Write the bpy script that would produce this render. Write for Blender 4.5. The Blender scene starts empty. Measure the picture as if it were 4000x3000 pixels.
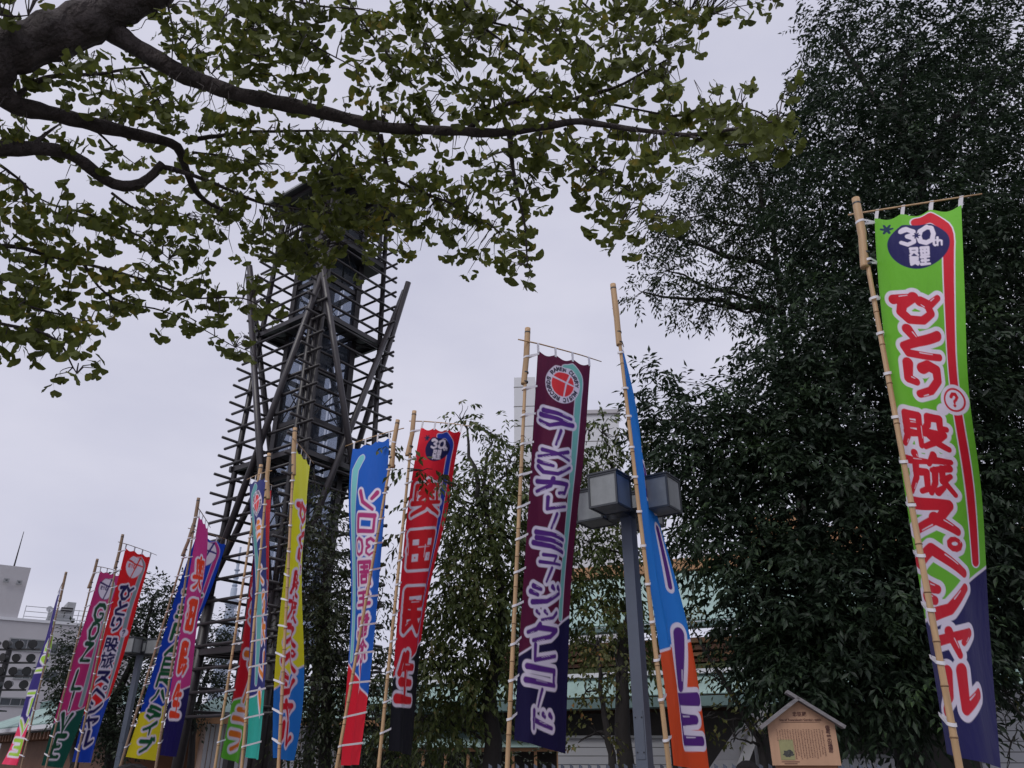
import bpy, bmesh, math, random
import numpy as np
from mathutils import Vector, Matrix
R = math.radians
random.seed(7); rng = np.random.default_rng(11)
scene = bpy.context.scene
COL = scene.collection

# ---------------------------------------------------------------- camera, sky, light
F_PX, PITCH, EYE = 3006.0, R(26.0), 1.65          # focal length in photo pixels (4000 wide)
cam = bpy.data.cameras.new('camera'); cam_o = bpy.data.objects.new('camera', cam); COL.objects.link(cam_o)
cam.sensor_width = 36.0; cam.lens = 36.0 * F_PX / 4000.0
cam.clip_start = 0.05; cam.clip_end = 9000
cam_o.location = (0, 0, EYE); cam_o.rotation_euler = (math.pi / 2 + PITCH, 0, 0)
scene.camera = cam_o

SUN_EL, SUN_AZ = R(48), R(215)                    # azimuth clockwise from +Y: behind and left of the camera
w = bpy.data.worlds.new('World'); scene.world = w; w.use_nodes = True
nt = w.node_tree; nt.nodes.clear()
o_ = nt.nodes.new('ShaderNodeOutputWorld'); bg = nt.nodes.new('ShaderNodeBackground')
sky = nt.nodes.new('ShaderNodeTexSky'); sky.sky_type = 'NISHITA'; sky.sun_disc = False
sky.sun_elevation = SUN_EL; sky.sun_rotation = SUN_AZ
tc = nt.nodes.new('ShaderNodeTexCoord'); mp = nt.nodes.new('ShaderNodeMapping')
mp.inputs['Scale'].default_value = (1.0, 1.0, 2.2)
n1 = nt.nodes.new('ShaderNodeTexNoise'); n1.inputs['Scale'].default_value = 3.4; n1.inputs['Detail'].default_value = 5; n1.inputs['Roughness'].default_value = .5
cr = nt.nodes.new('ShaderNodeValToRGB')
cr.color_ramp.elements[0].position = .25; cr.color_ramp.elements[0].color = (.565, .57, .70, 1)
cr.color_ramp.elements[1].position = .75; cr.color_ramp.elements[1].color = (.70, .695, .805, 1)
gain = nt.nodes.new('ShaderNodeVectorMath'); gain.operation = 'SCALE'; gain.inputs['Scale'].default_value = 10.4
mix = nt.nodes.new('ShaderNodeMix'); mix.data_type = 'RGBA'; mix.inputs['Factor'].default_value = .94
L = nt.links.new
L(tc.outputs['Generated'], mp.inputs['Vector']); L(mp.outputs[0], n1.inputs['Vector']); L(n1.outputs['Fac'], cr.inputs['Fac'])
L(cr.outputs[0], gain.inputs[0]); L(sky.outputs[0], mix.inputs['A']); L(gain.outputs[0], mix.inputs['B'])
L(mix.outputs['Result'], bg.inputs['Color']); bg.inputs['Strength'].default_value = .1; L(bg.outputs[0], o_.inputs[0])

sun = bpy.data.lights.new('sun', 'SUN'); sun.energy = 1.3; sun.angle = R(35); sun.color = (1, .97, .93)
sun_o = bpy.data.objects.new('sun', sun); COL.objects.link(sun_o)
sd = Vector((math.sin(SUN_AZ) * math.cos(SUN_EL), math.cos(SUN_AZ) * math.cos(SUN_EL), math.sin(SUN_EL)))
sun_o.rotation_euler = sd.to_track_quat('Z', 'Y').to_euler(); sun_o.location = (0, 0, 60)
vs = scene.view_settings; vs.view_transform = 'Standard'; vs.look = 'None'; vs.exposure = 0; vs.gamma = 1; vs.use_curve_mapping = False
scene.cycles.max_bounces = 6; scene.cycles.transparent_max_bounces = 6; scene.cycles.volume_bounces = 0

# ---------------------------------------------------------------- helpers
CS, SN = math.cos(PITCH), math.sin(PITCH)
def ray(u, v):
    a, b = u - 2000.0, 1500.0 - v
    return Vector((a, F_PX * CS - b * SN, F_PX * SN + b * CS))
def P(u, v, Y):                       # point seen at photo pixel (u, v), Y metres ahead
    d = ray(u, v); return Vector((0, 0, EYE)) + d * (Y / d.y)
def PR(u, v, r):                      # same, at distance r
    return Vector((0, 0, EYE)) + ray(u, v).normalized() * r
def hit(u, v, O, ax):                 # vertical plane through O along ax: (along, height)
    n = Vector((-ax.y, ax.x, 0)); d = ray(u, v); C = Vector((0, 0, EYE))
    p = C + d * ((O - C).dot(n) / d.dot(n)); return (p - O).dot(ax), p.z
def project(p):
    q = np.asarray(p, float) - np.array([0, 0, EYE])
    dep = q[..., 1] * CS + q[..., 2] * SN; up = -q[..., 1] * SN + q[..., 2] * CS
    return 2000 + F_PX * q[..., 0] / dep, 1500 - F_PX * up / dep
def lin(r, g, b, k=1.0):
    f = lambda c: (c / 255 / 12.92 if c <= 10 else ((c / 255 + .055) / 1.055) ** 2.4)
    return tuple(min(.88, f(c) * k) for c in (r, g, b))

MATS = {}
def mat(name, c, rough=.7, var=.12, scale=6.0, bump=0.0, bscale=40.0, metal=0.0, spec=.5, stretch=(1, 1, 1), space='Object', bdist=.02):
    if name in MATS: return MATS[name]
    m = bpy.data.materials.new(name); m.use_nodes = True; t = m.node_tree; b = t.nodes['Principled BSDF']
    b.inputs['Roughness'].default_value = rough; b.inputs['Metallic'].default_value = metal; b.inputs['Specular IOR Level'].default_value = spec
    if space == 'World':
        src = t.nodes.new('ShaderNodeNewGeometry').outputs['Position']
    else:
        src = t.nodes.new('ShaderNodeTexCoord').outputs['Object']
    mpp = t.nodes.new('ShaderNodeMapping'); mpp.inputs['Scale'].default_value = stretch; t.links.new(src, mpp.inputs[0])
    n = t.nodes.new('ShaderNodeTexNoise'); n.inputs['Scale'].default_value = scale; n.inputs['Detail'].default_value = 6; n.inputs['Roughness'].default_value = .65
    t.links.new(mpp.outputs[0], n.inputs['Vector'])
    r = t.nodes.new('ShaderNodeValToRGB'); r.color_ramp.elements[0].position = .3; r.color_ramp.elements[1].position = .7
    r.color_ramp.elements[0].color = tuple(x * (1 - var) for x in c) + (1,); r.color_ramp.elements[1].color = tuple(min(.9, x * (1 + var)) for x in c) + (1,)
    t.links.new(n.outputs['Fac'], r.inputs[0]); t.links.new(r.outputs[0], b.inputs['Base Color'])
    if bump:
        n2 = t.nodes.new('ShaderNodeTexNoise'); n2.inputs['Scale'].default_value = bscale; n2.inputs['Detail'].default_value = 5
        t.links.new(mpp.outputs[0], n2.inputs['Vector']); bp = t.nodes.new('ShaderNodeBump'); bp.inputs['Strength'].default_value = bump; bp.inputs['Distance'].default_value = bdist
        t.links.new(n2.outputs['Fac'], bp.inputs['Height']); t.links.new(bp.outputs[0], b.inputs['Normal'])
    MATS[name] = m; return m
def leaf_mat(name, dark, light, accent=None, acc=.62, trans=.35, rough=.45, scale=3.0, spec=.3):
    m = bpy.data.materials.new(name); m.use_nodes = True; t = m.node_tree; b = t.nodes['Principled BSDF']; out = t.nodes['Material Output']
    g = t.nodes.new('ShaderNodeNewGeometry')
    n = t.nodes.new('ShaderNodeTexNoise'); n.inputs['Scale'].default_value = scale; n.inputs['Detail'].default_value = 3
    nf = t.nodes.new('ShaderNodeTexNoise'); nf.inputs['Scale'].default_value = 19; nf.inputs['Detail'].default_value = 1
    t.links.new(g.outputs['Position'], n.inputs['Vector']); t.links.new(g.outputs['Position'], nf.inputs['Vector'])
    av = t.nodes.new('ShaderNodeMath'); av.operation = 'MULTIPLY_ADD'; av.inputs[1].default_value = .55
    t.links.new(n.outputs['Fac'], av.inputs[0])
    sc = t.nodes.new('ShaderNodeMath'); sc.operation = 'MULTIPLY'; sc.inputs[1].default_value = .45
    t.links.new(nf.outputs['Fac'], sc.inputs[0]); t.links.new(sc.outputs[0], av.inputs[2])
    r = t.nodes.new('ShaderNodeValToRGB'); e = r.color_ramp.elements
    e[0].position = .38; e[0].color = dark + (1,); e[1].position = .58; e[1].color = light + (1,)
    if accent: x = e.new(acc + .02); x.color = accent + (1,)
    t.links.new(av.outputs[0], r.inputs[0]); t.links.new(r.outputs[0], b.inputs['Base Color'])
    b.inputs['Roughness'].default_value = rough; b.inputs['Specular IOR Level'].default_value = spec
    tr = t.nodes.new('ShaderNodeBsdfTranslucent'); t.links.new(r.outputs[0], tr.inputs['Color'])
    mx = t.nodes.new('ShaderNodeMixShader'); mx.inputs[0].default_value = trans
    t.links.new(b.outputs[0], mx.inputs[1]); t.links.new(tr.outputs[0], mx.inputs[2]); t.links.new(mx.outputs[0], out.inputs['Surface'])
    return m

LOCAL = False                         # True while a thing is modelled in its own frame, to be copied
def obj(name, me, m=None, parent=None):
    o = bpy.data.objects.new(name, me); COL.objects.link(o)
    if m is not None and not me.materials: me.materials.append(m)
    if parent is not None:
        o.parent = parent
        if not LOCAL: o.matrix_parent_inverse = parent.matrix_basis.inverted()
    return o
def empty(name, loc=(0, 0, 0), rz=0):
    o = bpy.data.objects.new(name, None); COL.objects.link(o); o.location = loc; o.rotation_euler = (0, 0, rz); o.empty_display_size = .2
    return o
def tag(o, label, cat, group=None):
    o['label'] = label; o['category'] = cat
    if group: o['group'] = group
    return o
def struct(o): o['kind'] = 'structure'; return o
def stuff(o): o['kind'] = 'stuff'; return o
def arr_mesh(name, V, Fc, smooth=False):
    V = np.asarray(V, np.float32); Fc = np.asarray(Fc, np.int32); k = Fc.shape[1]
    me = bpy.data.meshes.new(name); me.vertices.add(len(V)); me.vertices.foreach_set('co', V.ravel())
    me.loops.add(Fc.size); me.loops.foreach_set('vertex_index', Fc.ravel())
    me.polygons.add(len(Fc)); me.polygons.foreach_set('loop_start', np.arange(0, Fc.size, k, dtype=np.int32))
    if smooth: me.polygons.foreach_set('use_smooth', np.ones(len(Fc), bool))
    me.update(calc_edges=True); return me
class MB:
    def __init__(s): s.v = []; s.f = []
    def add(s, vs, fs):
        n = len(s.v); s.v += [tuple(x) for x in vs]; s.f += [tuple(i + n for i in f) for f in fs]; return s
    def box(s, c, sz, ax=None, ay=None, az=None):
        ax = Vector(ax or (1, 0, 0)); ay = Vector(ay or (0, 1, 0)); az = Vector(az or (0, 0, 1)); c = Vector(c)
        vs = [c + ax * (sx * sz[0] / 2) + ay * (sy * sz[1] / 2) + az * (sz_ * sz[2] / 2) for sz_ in (-1, 1) for sy in (-1, 1) for sx in (-1, 1)]
        return s.add(vs, [(0, 2, 3, 1), (4, 5, 7, 6), (0, 1, 5, 4), (2, 6, 7, 3), (0, 4, 6, 2), (1, 3, 7, 5)])
    def tube(s, pts, rad, n=8, caps=True):
        pts = [Vector(p) for p in pts]; rad = rad if hasattr(rad, '__len__') else [rad] * len(pts); vs = []; fs = []
        up = Vector((.13, .31, .94)); prev = None
        for i, p in enumerate(pts):
            d = (pts[min(i + 1, len(pts) - 1)] - pts[max(i - 1, 0)]).normalized()
            a = (up if prev is None else prev); a = a - d * a.dot(d)
            if a.length < 1e-4: a = d.orthogonal()
            a.normalize(); prev = a; b = d.cross(a)
            vs += [p + (a * math.cos(2 * math.pi * k / n) + b * math.sin(2 * math.pi * k / n)) * rad[i] for k in range(n)]
        for i in range(len(pts) - 1):
            fs += [(i * n + k, i * n + (k + 1) % n, (i + 1) * n + (k + 1) % n, (i + 1) * n + k) for k in range(n)]
        if caps: fs += [tuple(range(n))[::-1], tuple((len(pts) - 1) * n + k for k in range(n))]
        return s.add(vs, fs)
    def poly(s, pts, depth_vec):        # polygon outline extruded by a vector
        n = len(pts); pts = [Vector(p) for p in pts]; d = Vector(depth_vec)
        return s.add(pts + [p + d for p in pts], [tuple(range(n)), tuple(range(2 * n - 1, n - 1, -1))] + [(i, i + n, (i + 1) % n + n, (i + 1) % n) for i in range(n)])
    def mesh(s, name, smooth=False):
        me = bpy.data.meshes.new(name); me.from_pydata(s.v, [], s.f); me.update()
        if smooth: me.polygons.foreach_set('use_smooth', [True] * len(me.polygons))
        return me
    def build(s, name, m, parent=None, smooth=False): return obj(name, s.mesh(name, smooth), m, parent)
def box(name, c, sz, m, parent=None, ax=None, ay=None, az=None): return MB().box(c, sz, ax, ay, az).build(name, m, parent)
# ---------------------------------------------------------------- ground
M_ground = mat('paving', (.17, .165, .16), .85, .2, 1.5, .3, 25)
g = bpy.data.meshes.new('ground'); g.from_pydata([(-5000, -3000, 0), (5000, -3000, 0), (5000, 6000, 0), (-5000, 6000, 0)], [], [(0, 1, 2, 3)])
struct(obj('ground', g, M_ground))

# ---------------------------------------------------------------- far broadcasting tower
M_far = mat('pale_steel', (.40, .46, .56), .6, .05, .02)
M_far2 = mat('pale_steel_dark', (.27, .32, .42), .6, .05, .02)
def far_tower():
    Y = 2530.0; top = P(939, 2146, Y); bx = P(850, 2680, Y).x * .35 + top.x * .65
    c = Vector((top.x, Y, 0)); t = tag(empty('broadcast_tower', c), 'pale grey lattice broadcasting tower with two decks, seen far behind the timber-like tower', 'tower')
    def lathe(name, prof, n, m, parent):
        mb = MB(); vs = []; fs = []
        for r, z in prof: vs += [(c.x + r * math.cos(2 * math.pi * k / n), c.y + r * math.sin(2 * math.pi * k / n), z) for k in range(n)]
        for i in range(len(prof) - 1): fs += [(i * n + k, i * n + (k + 1) % n, (i + 1) * n + (k + 1) % n, (i + 1) * n + k) for k in range(n)]
        mb.add(vs, fs); return mb.build(name, m, parent)
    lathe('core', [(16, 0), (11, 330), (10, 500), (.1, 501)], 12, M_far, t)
    # lattice shaft: tapered legs with rings and braces
    sh = MB(); rad = lambda z: 34 - 17 * min(1, z / 350.0)
    for k in range(12):
        a = 2 * math.pi * k / 12; sh.tube([(c.x + rad(z) * math.cos(a), c.y + rad(z) * math.sin(a), z) for z in range(0, 480, 60)], 1.5, 5)
    lv = list(range(20, 460, 11))
    for z in lv:
        for k in range(12):
            a0, a1 = 2 * math.pi * k / 12, 2 * math.pi * (k + 1) / 12
            p = lambda a, zz: (c.x + rad(zz) * math.cos(a), c.y + rad(zz) * math.sin(a), zz)
            sh.tube([p(a0, z), p(a1, z)], .9, 4, False); sh.tube([p(a0, z), p(a1, z + 11)], .7, 4, False)
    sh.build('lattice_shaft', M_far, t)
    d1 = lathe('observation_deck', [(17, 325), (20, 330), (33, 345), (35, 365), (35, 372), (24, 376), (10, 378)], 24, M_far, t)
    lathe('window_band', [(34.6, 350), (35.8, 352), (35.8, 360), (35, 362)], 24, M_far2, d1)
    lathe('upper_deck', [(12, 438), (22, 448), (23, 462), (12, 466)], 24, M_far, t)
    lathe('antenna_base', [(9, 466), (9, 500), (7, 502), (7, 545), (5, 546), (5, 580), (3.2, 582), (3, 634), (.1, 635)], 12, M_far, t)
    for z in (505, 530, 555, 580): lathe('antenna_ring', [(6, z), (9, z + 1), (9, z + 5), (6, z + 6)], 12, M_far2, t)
far_tower()

# ---------------------------------------------------------------- buildings
M_white = mat('white_render', (.43, .42, .44), .8, .06, .4, .1, 3)
M_whitest = mat('bright_white_panel', (.82, .82, .84), .5, .04, .5)
M_whiteB = mat('white_panel', (.60, .61, .64), .6, .04, .3)
M_glass = mat('window_glass', (.05, .06, .07), .15, .3, .5, spec=.8)
M_frame = mat('window_frame', (.25, .26, .27), .5)
M_metal = mat('galvanised_metal', (.38, .39, .40), .45, .1, 3, metal=.3)
M_dark = mat('dark_steel', (.022, .021, .023), .45, .2, 3, spec=.4)
M_copper = mat('copper_patina', (.27, .38, .35), .7, .22, .7, .15, 12)
M_copperD = mat('copper_patina_dark', (.10, .16, .155), .6, .2, .8)
M_brown = mat('brown_timber', (.17, .085, .05), .65, .2, 2)
M_tan = mat('tan_timber', (.36, .19, .09), .6, .15, 2)
M_tile = mat('salmon_tile', (.40, .29, .24), .6, .1, 4)
M_joint = mat('joint_grey', (.16, .15, .15), .8)
M_black = mat('near_black_timber', (.03, .026, .024), .7, .2, 2)  # near-black timber colour for hall and corridor walls and the soffit

class Facade:
    def __init__(s, u, v, Y, yaw, z=None):
        p = P(u, v, Y); s.O = Vector((p.x, p.y, 0)); s.ax = Vector((math.cos(yaw), math.sin(yaw), 0)); s.n = Vector((s.ax.y, -s.ax.x, 0))   # n faces the camera
    def at(s, a, d, z): return s.O + s.ax * a + s.n * d + Vector((0, 0, z))
    def hit(s, u, v): return hit(u, v, s.O, s.ax)
    def box(s, name, a0, a1, d0, d1, z0, z1, m, parent):
        return MB().box(s.at((a0 + a1) / 2, (d0 + d1) / 2, (z0 + z1) / 2), (abs(a1 - a0), abs(d1 - d0), abs(z1 - z0)), s.ax, s.n).build(name, m, parent)
    def win(s, u0, v0, u1, v1, parent, panes=2, um=None):
        um = (u0 + u1) / 2; a0 = s.hit(u0, v0)[0]; a1 = s.hit(u1, v1)[0]; z1 = s.hit(um, v0)[1]; z0 = s.hit(um, v1)[1]
        f = MB(); k = .1
        for (x0, x1, y0, y1) in ((a0, a1, z1 - k, z1), (a0, a1, z0, z0 + k), (a0, a0 + k, z0 + k, z1 - k), (a1 - k, a1, z0 + k, z1 - k)):
            f.box(s.at((x0 + x1) / 2, .02, (y0 + y1) / 2), (x1 - x0, .12, y1 - y0), s.ax, s.n)
        o = f.build('window', M_frame, parent); w_ = (a1 - a0 - 2 * k) / panes
        for i in range(panes): s.box('pane', a0 + k + i * w_ + .03, a0 + k + (i + 1) * w_ - .03, .0, .03, z0 + k, z1 - k, M_glass, o)

def office():
    f = Facade(301, 2451, 75, R(35)); aT, zT = f.hit(301, 2451)
    t = tag(empty('office_building', f.O), 'white rendered office block with ribbon windows and a blind stair tower with two small windows', 'building')
    aL = -45; aR = f.hit(560, 2480)[0]; zr = f.hit(150, 2432)[1]
    f.box('wall', aL, aR, -18, 0, 0, zr, M_white, t)
    a2 = f.hit(97, 2312)[0]; z2 = f.hit(60, 2209)[1]
    tw = f.box('stair_tower', aL, a2, -10, -.3, zr, z2, M_white, t)
    f.box('coping', aL, aR + .1, -18.1, .12, zr, zr + .25, M_whiteB, t)
    for (u0, v0, u1, v1) in ((16, 2259, 34, 2275), (66, 2267, 84, 2283)): f.win(u0, v0, u1, v1, tw, 1)
    for (u0, v0, u1, v1, n) in ((38, 2495, 170, 2545, 4), (196, 2512, 225, 2556, 1), (60, 2612, 150, 2655, 3), (170, 2620, 222, 2663, 2), (0, 2724, 120, 2760, 3), (240, 2520, 300, 2562, 2), (240, 2626, 300, 2668, 2)):
        f.win(u0, v0, u1, v1, t, n)
    # roof unit, railing, antenna mast
    a0, _ = f.hit(232, 2410); a1, _ = f.hit(293, 2420); zz = f.hit(262, 2376)[1] + .9
    un = tag(empty('rooftop_unit', f.at(a0, -3, zr + .25)), 'boxy grey air handling unit on the white office roof', 'machine')
    f.box('housing', a0 + .6, a1, -5, -2, zr + .9, zz, M_metal, un); f.box('lower_housing', a0 - .6, a0 + .55, -5, -2.2, zr + .9, zz - .8, M_metal, un); f.box('base', a0 - .7, a1 + .2, -5.1, -1.9, zr + .26, zr + .9, M_frame, un)
    f.box('duct', a1 - 1.2, a1 - .2, -1.98, -1.5, zz - .9, zz - .6, M_dark, un)
    ra = tag(empty('roof_railing', f.at(0, -.3, zr + .25)), 'thin metal railing along the white office roof edge', 'railing')
    s0 = f.hit(72, 2410)[0] + .4
    for q in range(3): MB().tube([f.at(s0, -.3, zr + .5 + q * .45), f.at(aR, -.3, zr + .5 + q * .45)], .03, 5).build('rail', M_metal, ra)
    a = s0
    while a < aR: MB().tube([f.at(a, -.3, zr + .25), f.at(a, -.3, zr + 1.45)], .03, 5).build('post', M_metal, ra); a += 2.2
    an = tag(empty('antenna_mast', f.at(0, -3, z2)), 'thin whip antenna standing on the white stair tower', 'antenna')
    ab = f.hit(62, 2207)[0]; zt = f.hit(110, 2050)[1]
    MB().tube([f.at(ab, -3, z2), f.at(ab, -3, z2 + (zt - z2) * .5), f.at(ab, -3, zt)], [.09, .06, .03], 6).build('mast', M_dark, an)
    MB().tube([f.at(ab, -3, z2), f.at(ab, -3, z2 + .3)], .2, 8).build('base', M_metal, an)
    ds = tag(empty('satellite_dish', f.at(0, -1.5, zr)), 'small white satellite dish on the white office roof', 'antenna')
    ad = f.hit(190, 2420)[0]; dm = MB()
    for i in range(5):
        r = i * .07; dm.v += [tuple(f.at(ad + r * math.cos(k * math.pi / 6), -1.5 + -.2 + .1 * (r / .28) ** 2, zr + 1.5 + r * math.sin(k * math.pi / 6))) for k in range(12)]
    for i in range(4): dm.f += [(i * 12 + k, i * 12 + (k + 1) % 12, (i + 1) * 12 + (k + 1) % 12, (i + 1) * 12 + k) for k in range(12)]
    dm.build('dish', M_whiteB, ds); MB().tube([f.at(ad, -1.6, zr + .25), f.at(ad, -1.6, zr + 1.5)], .05, 6).build('post', M_metal, ds)
office()

def tall_white():
    f = Facade(2050, 1480, 62, R(-4)); t = tag(empty('high_rise', f.O), 'tall white panelled building rising behind the trees and maroon banner', 'building')
    a0 = f.hit(2008, 1484)[0]; a1 = f.hit(2090, 1489)[0]; z = f.hit(2045, 1474)[1]; a2 = f.hit(2420, 1650)[0]; z2 = f.hit(2330, 1600)[1]
    f.box('lift_tower', a0, a1, -12, 0, 0, z, M_whiteB, t); f.box('wall', a1 + .003, a2, -25, -1, 0, z2, M_whiteB, t)
    zz = z - 1.0
    while zz > 4: f.box('panel_joint', a0 - .02, a1 + .02, -12.02, .012, zz, zz + .07, M_joint, t); zz -= 1.9
    zz = z2 - 2.6
    while zz > 4: f.box('panel_joint', a1 + .03, a2 + .02, -25.02, -.985, zz, zz + .07, M_joint, t); zz -= 3.4
    f.box('roof_step', a1 + 3, a1 + 6, -12, -4, z2, z2 + 1.3, M_whiteB, t); f.box('parapet', a1 + .1, a2 + .2, -25.2, -.8, z2, z2 + .35, M_white, t)
tall_white()

def hall():
    yaw = R(-24); f = Facade(2750, 2440, 38, yaw)
    t = tag(empty('arena_hall', f.O), 'large hall with ribbed pale green copper roof and brown cornice behind the trees', 'building')
    A0, A1 = f.hit(1700, 2440)[0] + 3.5, 22; AL = A0 - 17
    zl = lambda v: f.hit(2750, v)[1]
    ze, zt = zl(2436), zl(2150)
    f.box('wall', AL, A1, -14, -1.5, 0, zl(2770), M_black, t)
    f.box('clerestory_wall', AL, A1, -13, -2.2, zl(2770), zl(2600), M_brown, t)
    for i, (v0, v1, d, m) in enumerate(((2490, 2508, .2, M_tan), (2516, 2534, -.1, M_brown), (2542, 2556, -.4, M_tan), (2564, 2578, -.7, M_brown))):
        f.box('cornice_band', A0, A1, -13, d, zl(v1), zl(v0), m, t)
    f.box('moss_band', AL, A1, -2.6, -.2, zl(2612), zl(2590), mat('moss_green', (.06, .075, .03), .9), t)
    f.box('fascia', AL, A1, -2.6, .6, zl(2634), zl(2616), M_whiteB, t)
    # lower roof and main roof: overlapping copper courses, each its own slab
    def courses(v0, v1, d0, d1, n, h, A0=A0):
        z0, z1 = zl(v0), zl(v1)
        for i in range(n):
            q = i / n; q2 = (i + 1.15) / n
            pa, pb = f.at(0, d0 + (d1 - d0) * q, z0 + (z1 - z0) * q), f.at(0, d0 + (d1 - d0) * q2, z0 + (z1 - z0) * q2)
            dirv = (pb - pa); ln = dirv.length; dirv.normalize(); nn = f.ax.cross(dirv).normalized()
            if nn.z < 0: nn = -nn
            MB().box((pa + pb) / 2 + f.ax * ((A0 + A1) / 2) + nn * (h * .5 - i * .002), (A1 - A0, ln, h), f.ax, dirv, nn).build('roof_course', M_copper, t)
    courses(2722, 2640, 1.6, .3, 6, .05, AL)
    f.box('gutter', AL, A1, .5, 1.75, zl(2766), zl(2728), M_copperD, t)
    courses(2436, 2150, .9, -4.6, 24, .09)
    f.box('roof_gutter', A0, A1, .3, 1.1, zl(2458), zl(2440), M_copperD, t)
    f.box('ridge', A0, A1, -5.6, -4.4, zt + .1, zt + .75, M_tan, t)
    for q in range(2): f.box('roof_lantern', 2 + q * 3.2, 4.9 + q * 3.2, -8, -5.6, zt - .5, zt + 3.0 - q, M_tan, t)
hall()

def gate_house():
    f = Facade(209, 2829, 36, math.atan2(-.74, .67)); f.n = -f.n if f.n.dot(Vector((-f.O.x, -f.O.y, 0))) < 0 else f.n
    t = tag(empty('gate_house', f.O), 'low gatehouse with pale green copper roof and dark timber under the eaves', 'building')
    ze = f.hit(209, 2829)[1]; zr = ze + 1.35; A0, A1 = -16, 5
    f.box('wall', A0 + 1, A1 - 1, -6, -1.2, 0, ze - .2, M_brown, t)
    for i in range(9):
        q = i / 9; q2 = (i + 1.1) / 9
        pa, pb = f.at((A0 + A1) / 2, .3 - 3.4 * q, ze + (zr - ze) * q), f.at((A0 + A1) / 2, .3 - 3.4 * q2, ze + (zr - ze) * q2)
        d = (pb - pa); ln = d.length; d.normalize(); nn = f.ax.cross(d); nn = nn if nn.z > 0 else -nn
        MB().box((pa + pb) / 2 + nn * .03, (A1 - A0, ln, .06), f.ax, d, nn).build('roof_course', M_copper, t)
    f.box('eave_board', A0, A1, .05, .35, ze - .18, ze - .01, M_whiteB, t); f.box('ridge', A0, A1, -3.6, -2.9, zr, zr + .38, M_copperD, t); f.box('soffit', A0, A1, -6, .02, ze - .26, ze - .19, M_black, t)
    a = A0 + 1
    while a < A1 - 1: f.box('bracket', a, a + .16, -1.2, .0, ze - .55, ze - .27, M_brown, t); a += .6
gate_house()

def tile_house():
    f = Facade(790, 2950, 30, R(22)); t = tag(empty('tiled_lodge', f.O), 'small lodge with salmon and white tiled walls and green copper roof', 'building')
    zl = lambda v: f.hit(790, v)[1]; ze = zl(2800)
    b = Facade(790, 2950, 30, R(112)); W1, W2 = 5.0, 6.0
    wa = box('wall', f.at(W1 / 2, -W2 / 2, ze / 2), (W1, W2, ze), M_tile, t, f.ax, f.n)
    # tile courses on both visible faces
    z = .25; k = 0
    while z < ze - .1:
        f.box('tile_joint', -.01, W1, -.05, .012, z, z + .02, M_joint, wa); z += .28
    for i in range(int(W1 / .16)): f.box('tile_strip', i * .16, i * .16 + .125, 0, .02, .02, ze - .02, M_whiteB, wa)
    rf = MB(); oh = 1.0; e = [f.at(-oh, oh, ze), f.at(W1 + oh, oh, ze), f.at(W1 + oh, -W2 - oh, ze), f.at(-oh, -W2 - oh, ze)]; rd = [f.at(W1 / 2, -W2 * .3, ze + 1.9), f.at(W1 / 2, -W2 * .7, ze + 1.9)]
    rf.add(e + rd, [(0, 1, 4), (1, 2, 5, 4), (2, 3, 5), (3, 0, 4, 5), (3, 2, 1, 0)]); ro = rf.build('roof', M_copper, t)
    for i in range(4):
        p, q = e[i], e[(i + 1) % 4]; d = (q - p); MB().box((p + q) / 2 - Vector((0, 0, .14)), (d.length, .14, .24), d.normalized(), Vector((-d.y, d.x, 0)).normalized()).build('fascia', M_copperD if i % 2 else M_tan, ro)
    for p in (f.at(-.25, .25, 0), f.at(W1 - .2, .25, 0)): MB().tube([p, p + Vector((0, 0, ze))], .07, 8).build('drain_pipe', M_tan, t)
tile_house()

def corridor():
    f = Facade(1500, 2925, 42, R(-3)); t = tag(empty('covered_corridor', f.O), 'low covered corridor with pale green roof and tan timber frames behind the tree trunks', 'building')
    zl = lambda v: f.hit(1500, v)[1]; A0, A1 = -8, 10; ze = zl(2922)
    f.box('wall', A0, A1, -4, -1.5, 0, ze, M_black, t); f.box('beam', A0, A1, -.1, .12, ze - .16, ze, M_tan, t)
    p = [f.at(A0, .5, ze + .02), f.at(A1, .5, ze + .02), f.at(A1, -3, ze + .75), f.at(A0, -3, ze + .75)]; MB().poly(p, (0, 0, .08)).build('roof', M_copper, t)
    a = A0
    while a < A1: f.box('post', a, a + .14, -.1, .05, 0, ze - .16, M_tan, t); a += 1.1
corridor()

def siding_wall(u0, u1, vt, Y, label, yaw=0):
    f = Facade((u0 + u1) / 2, vt, Y, yaw); a0 = f.hit(u0, 2950)[0]; a1 = f.hit(u1, 2950)[0]; z = f.hit((u0 + u1) / 2, vt)[1]
    t = tag(empty('siding_wall', f.O), label, 'wall'); f.box('core', a0 + .01, a1 - .01, -.15, -.02, 0, z - .01, M_joint, t)
    n = int(z / .17); h = z / n
    for i in range(n): f.box('siding_board', a0, a1, -.02, .03, i * h, (i + 1) * h - .014, M_whiteB, t)
    f.box('coping', a0 - .05, a1 + .05, -.2, .08, z, z + .06, M_frame, t)
siding_wall(2180, 2620, 2885, 19, 'low white horizontal siding wall behind the lamp post and thin tree')
siding_wall(3830, 4300, 2690, 15.5, 'tall pale slatted siding wall beyond the lime green banner', R(-8))
siding_wall(3030, 3600, 2960, 17, 'pale siding wall end showing below the wooden notice board', R(-5))

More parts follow.
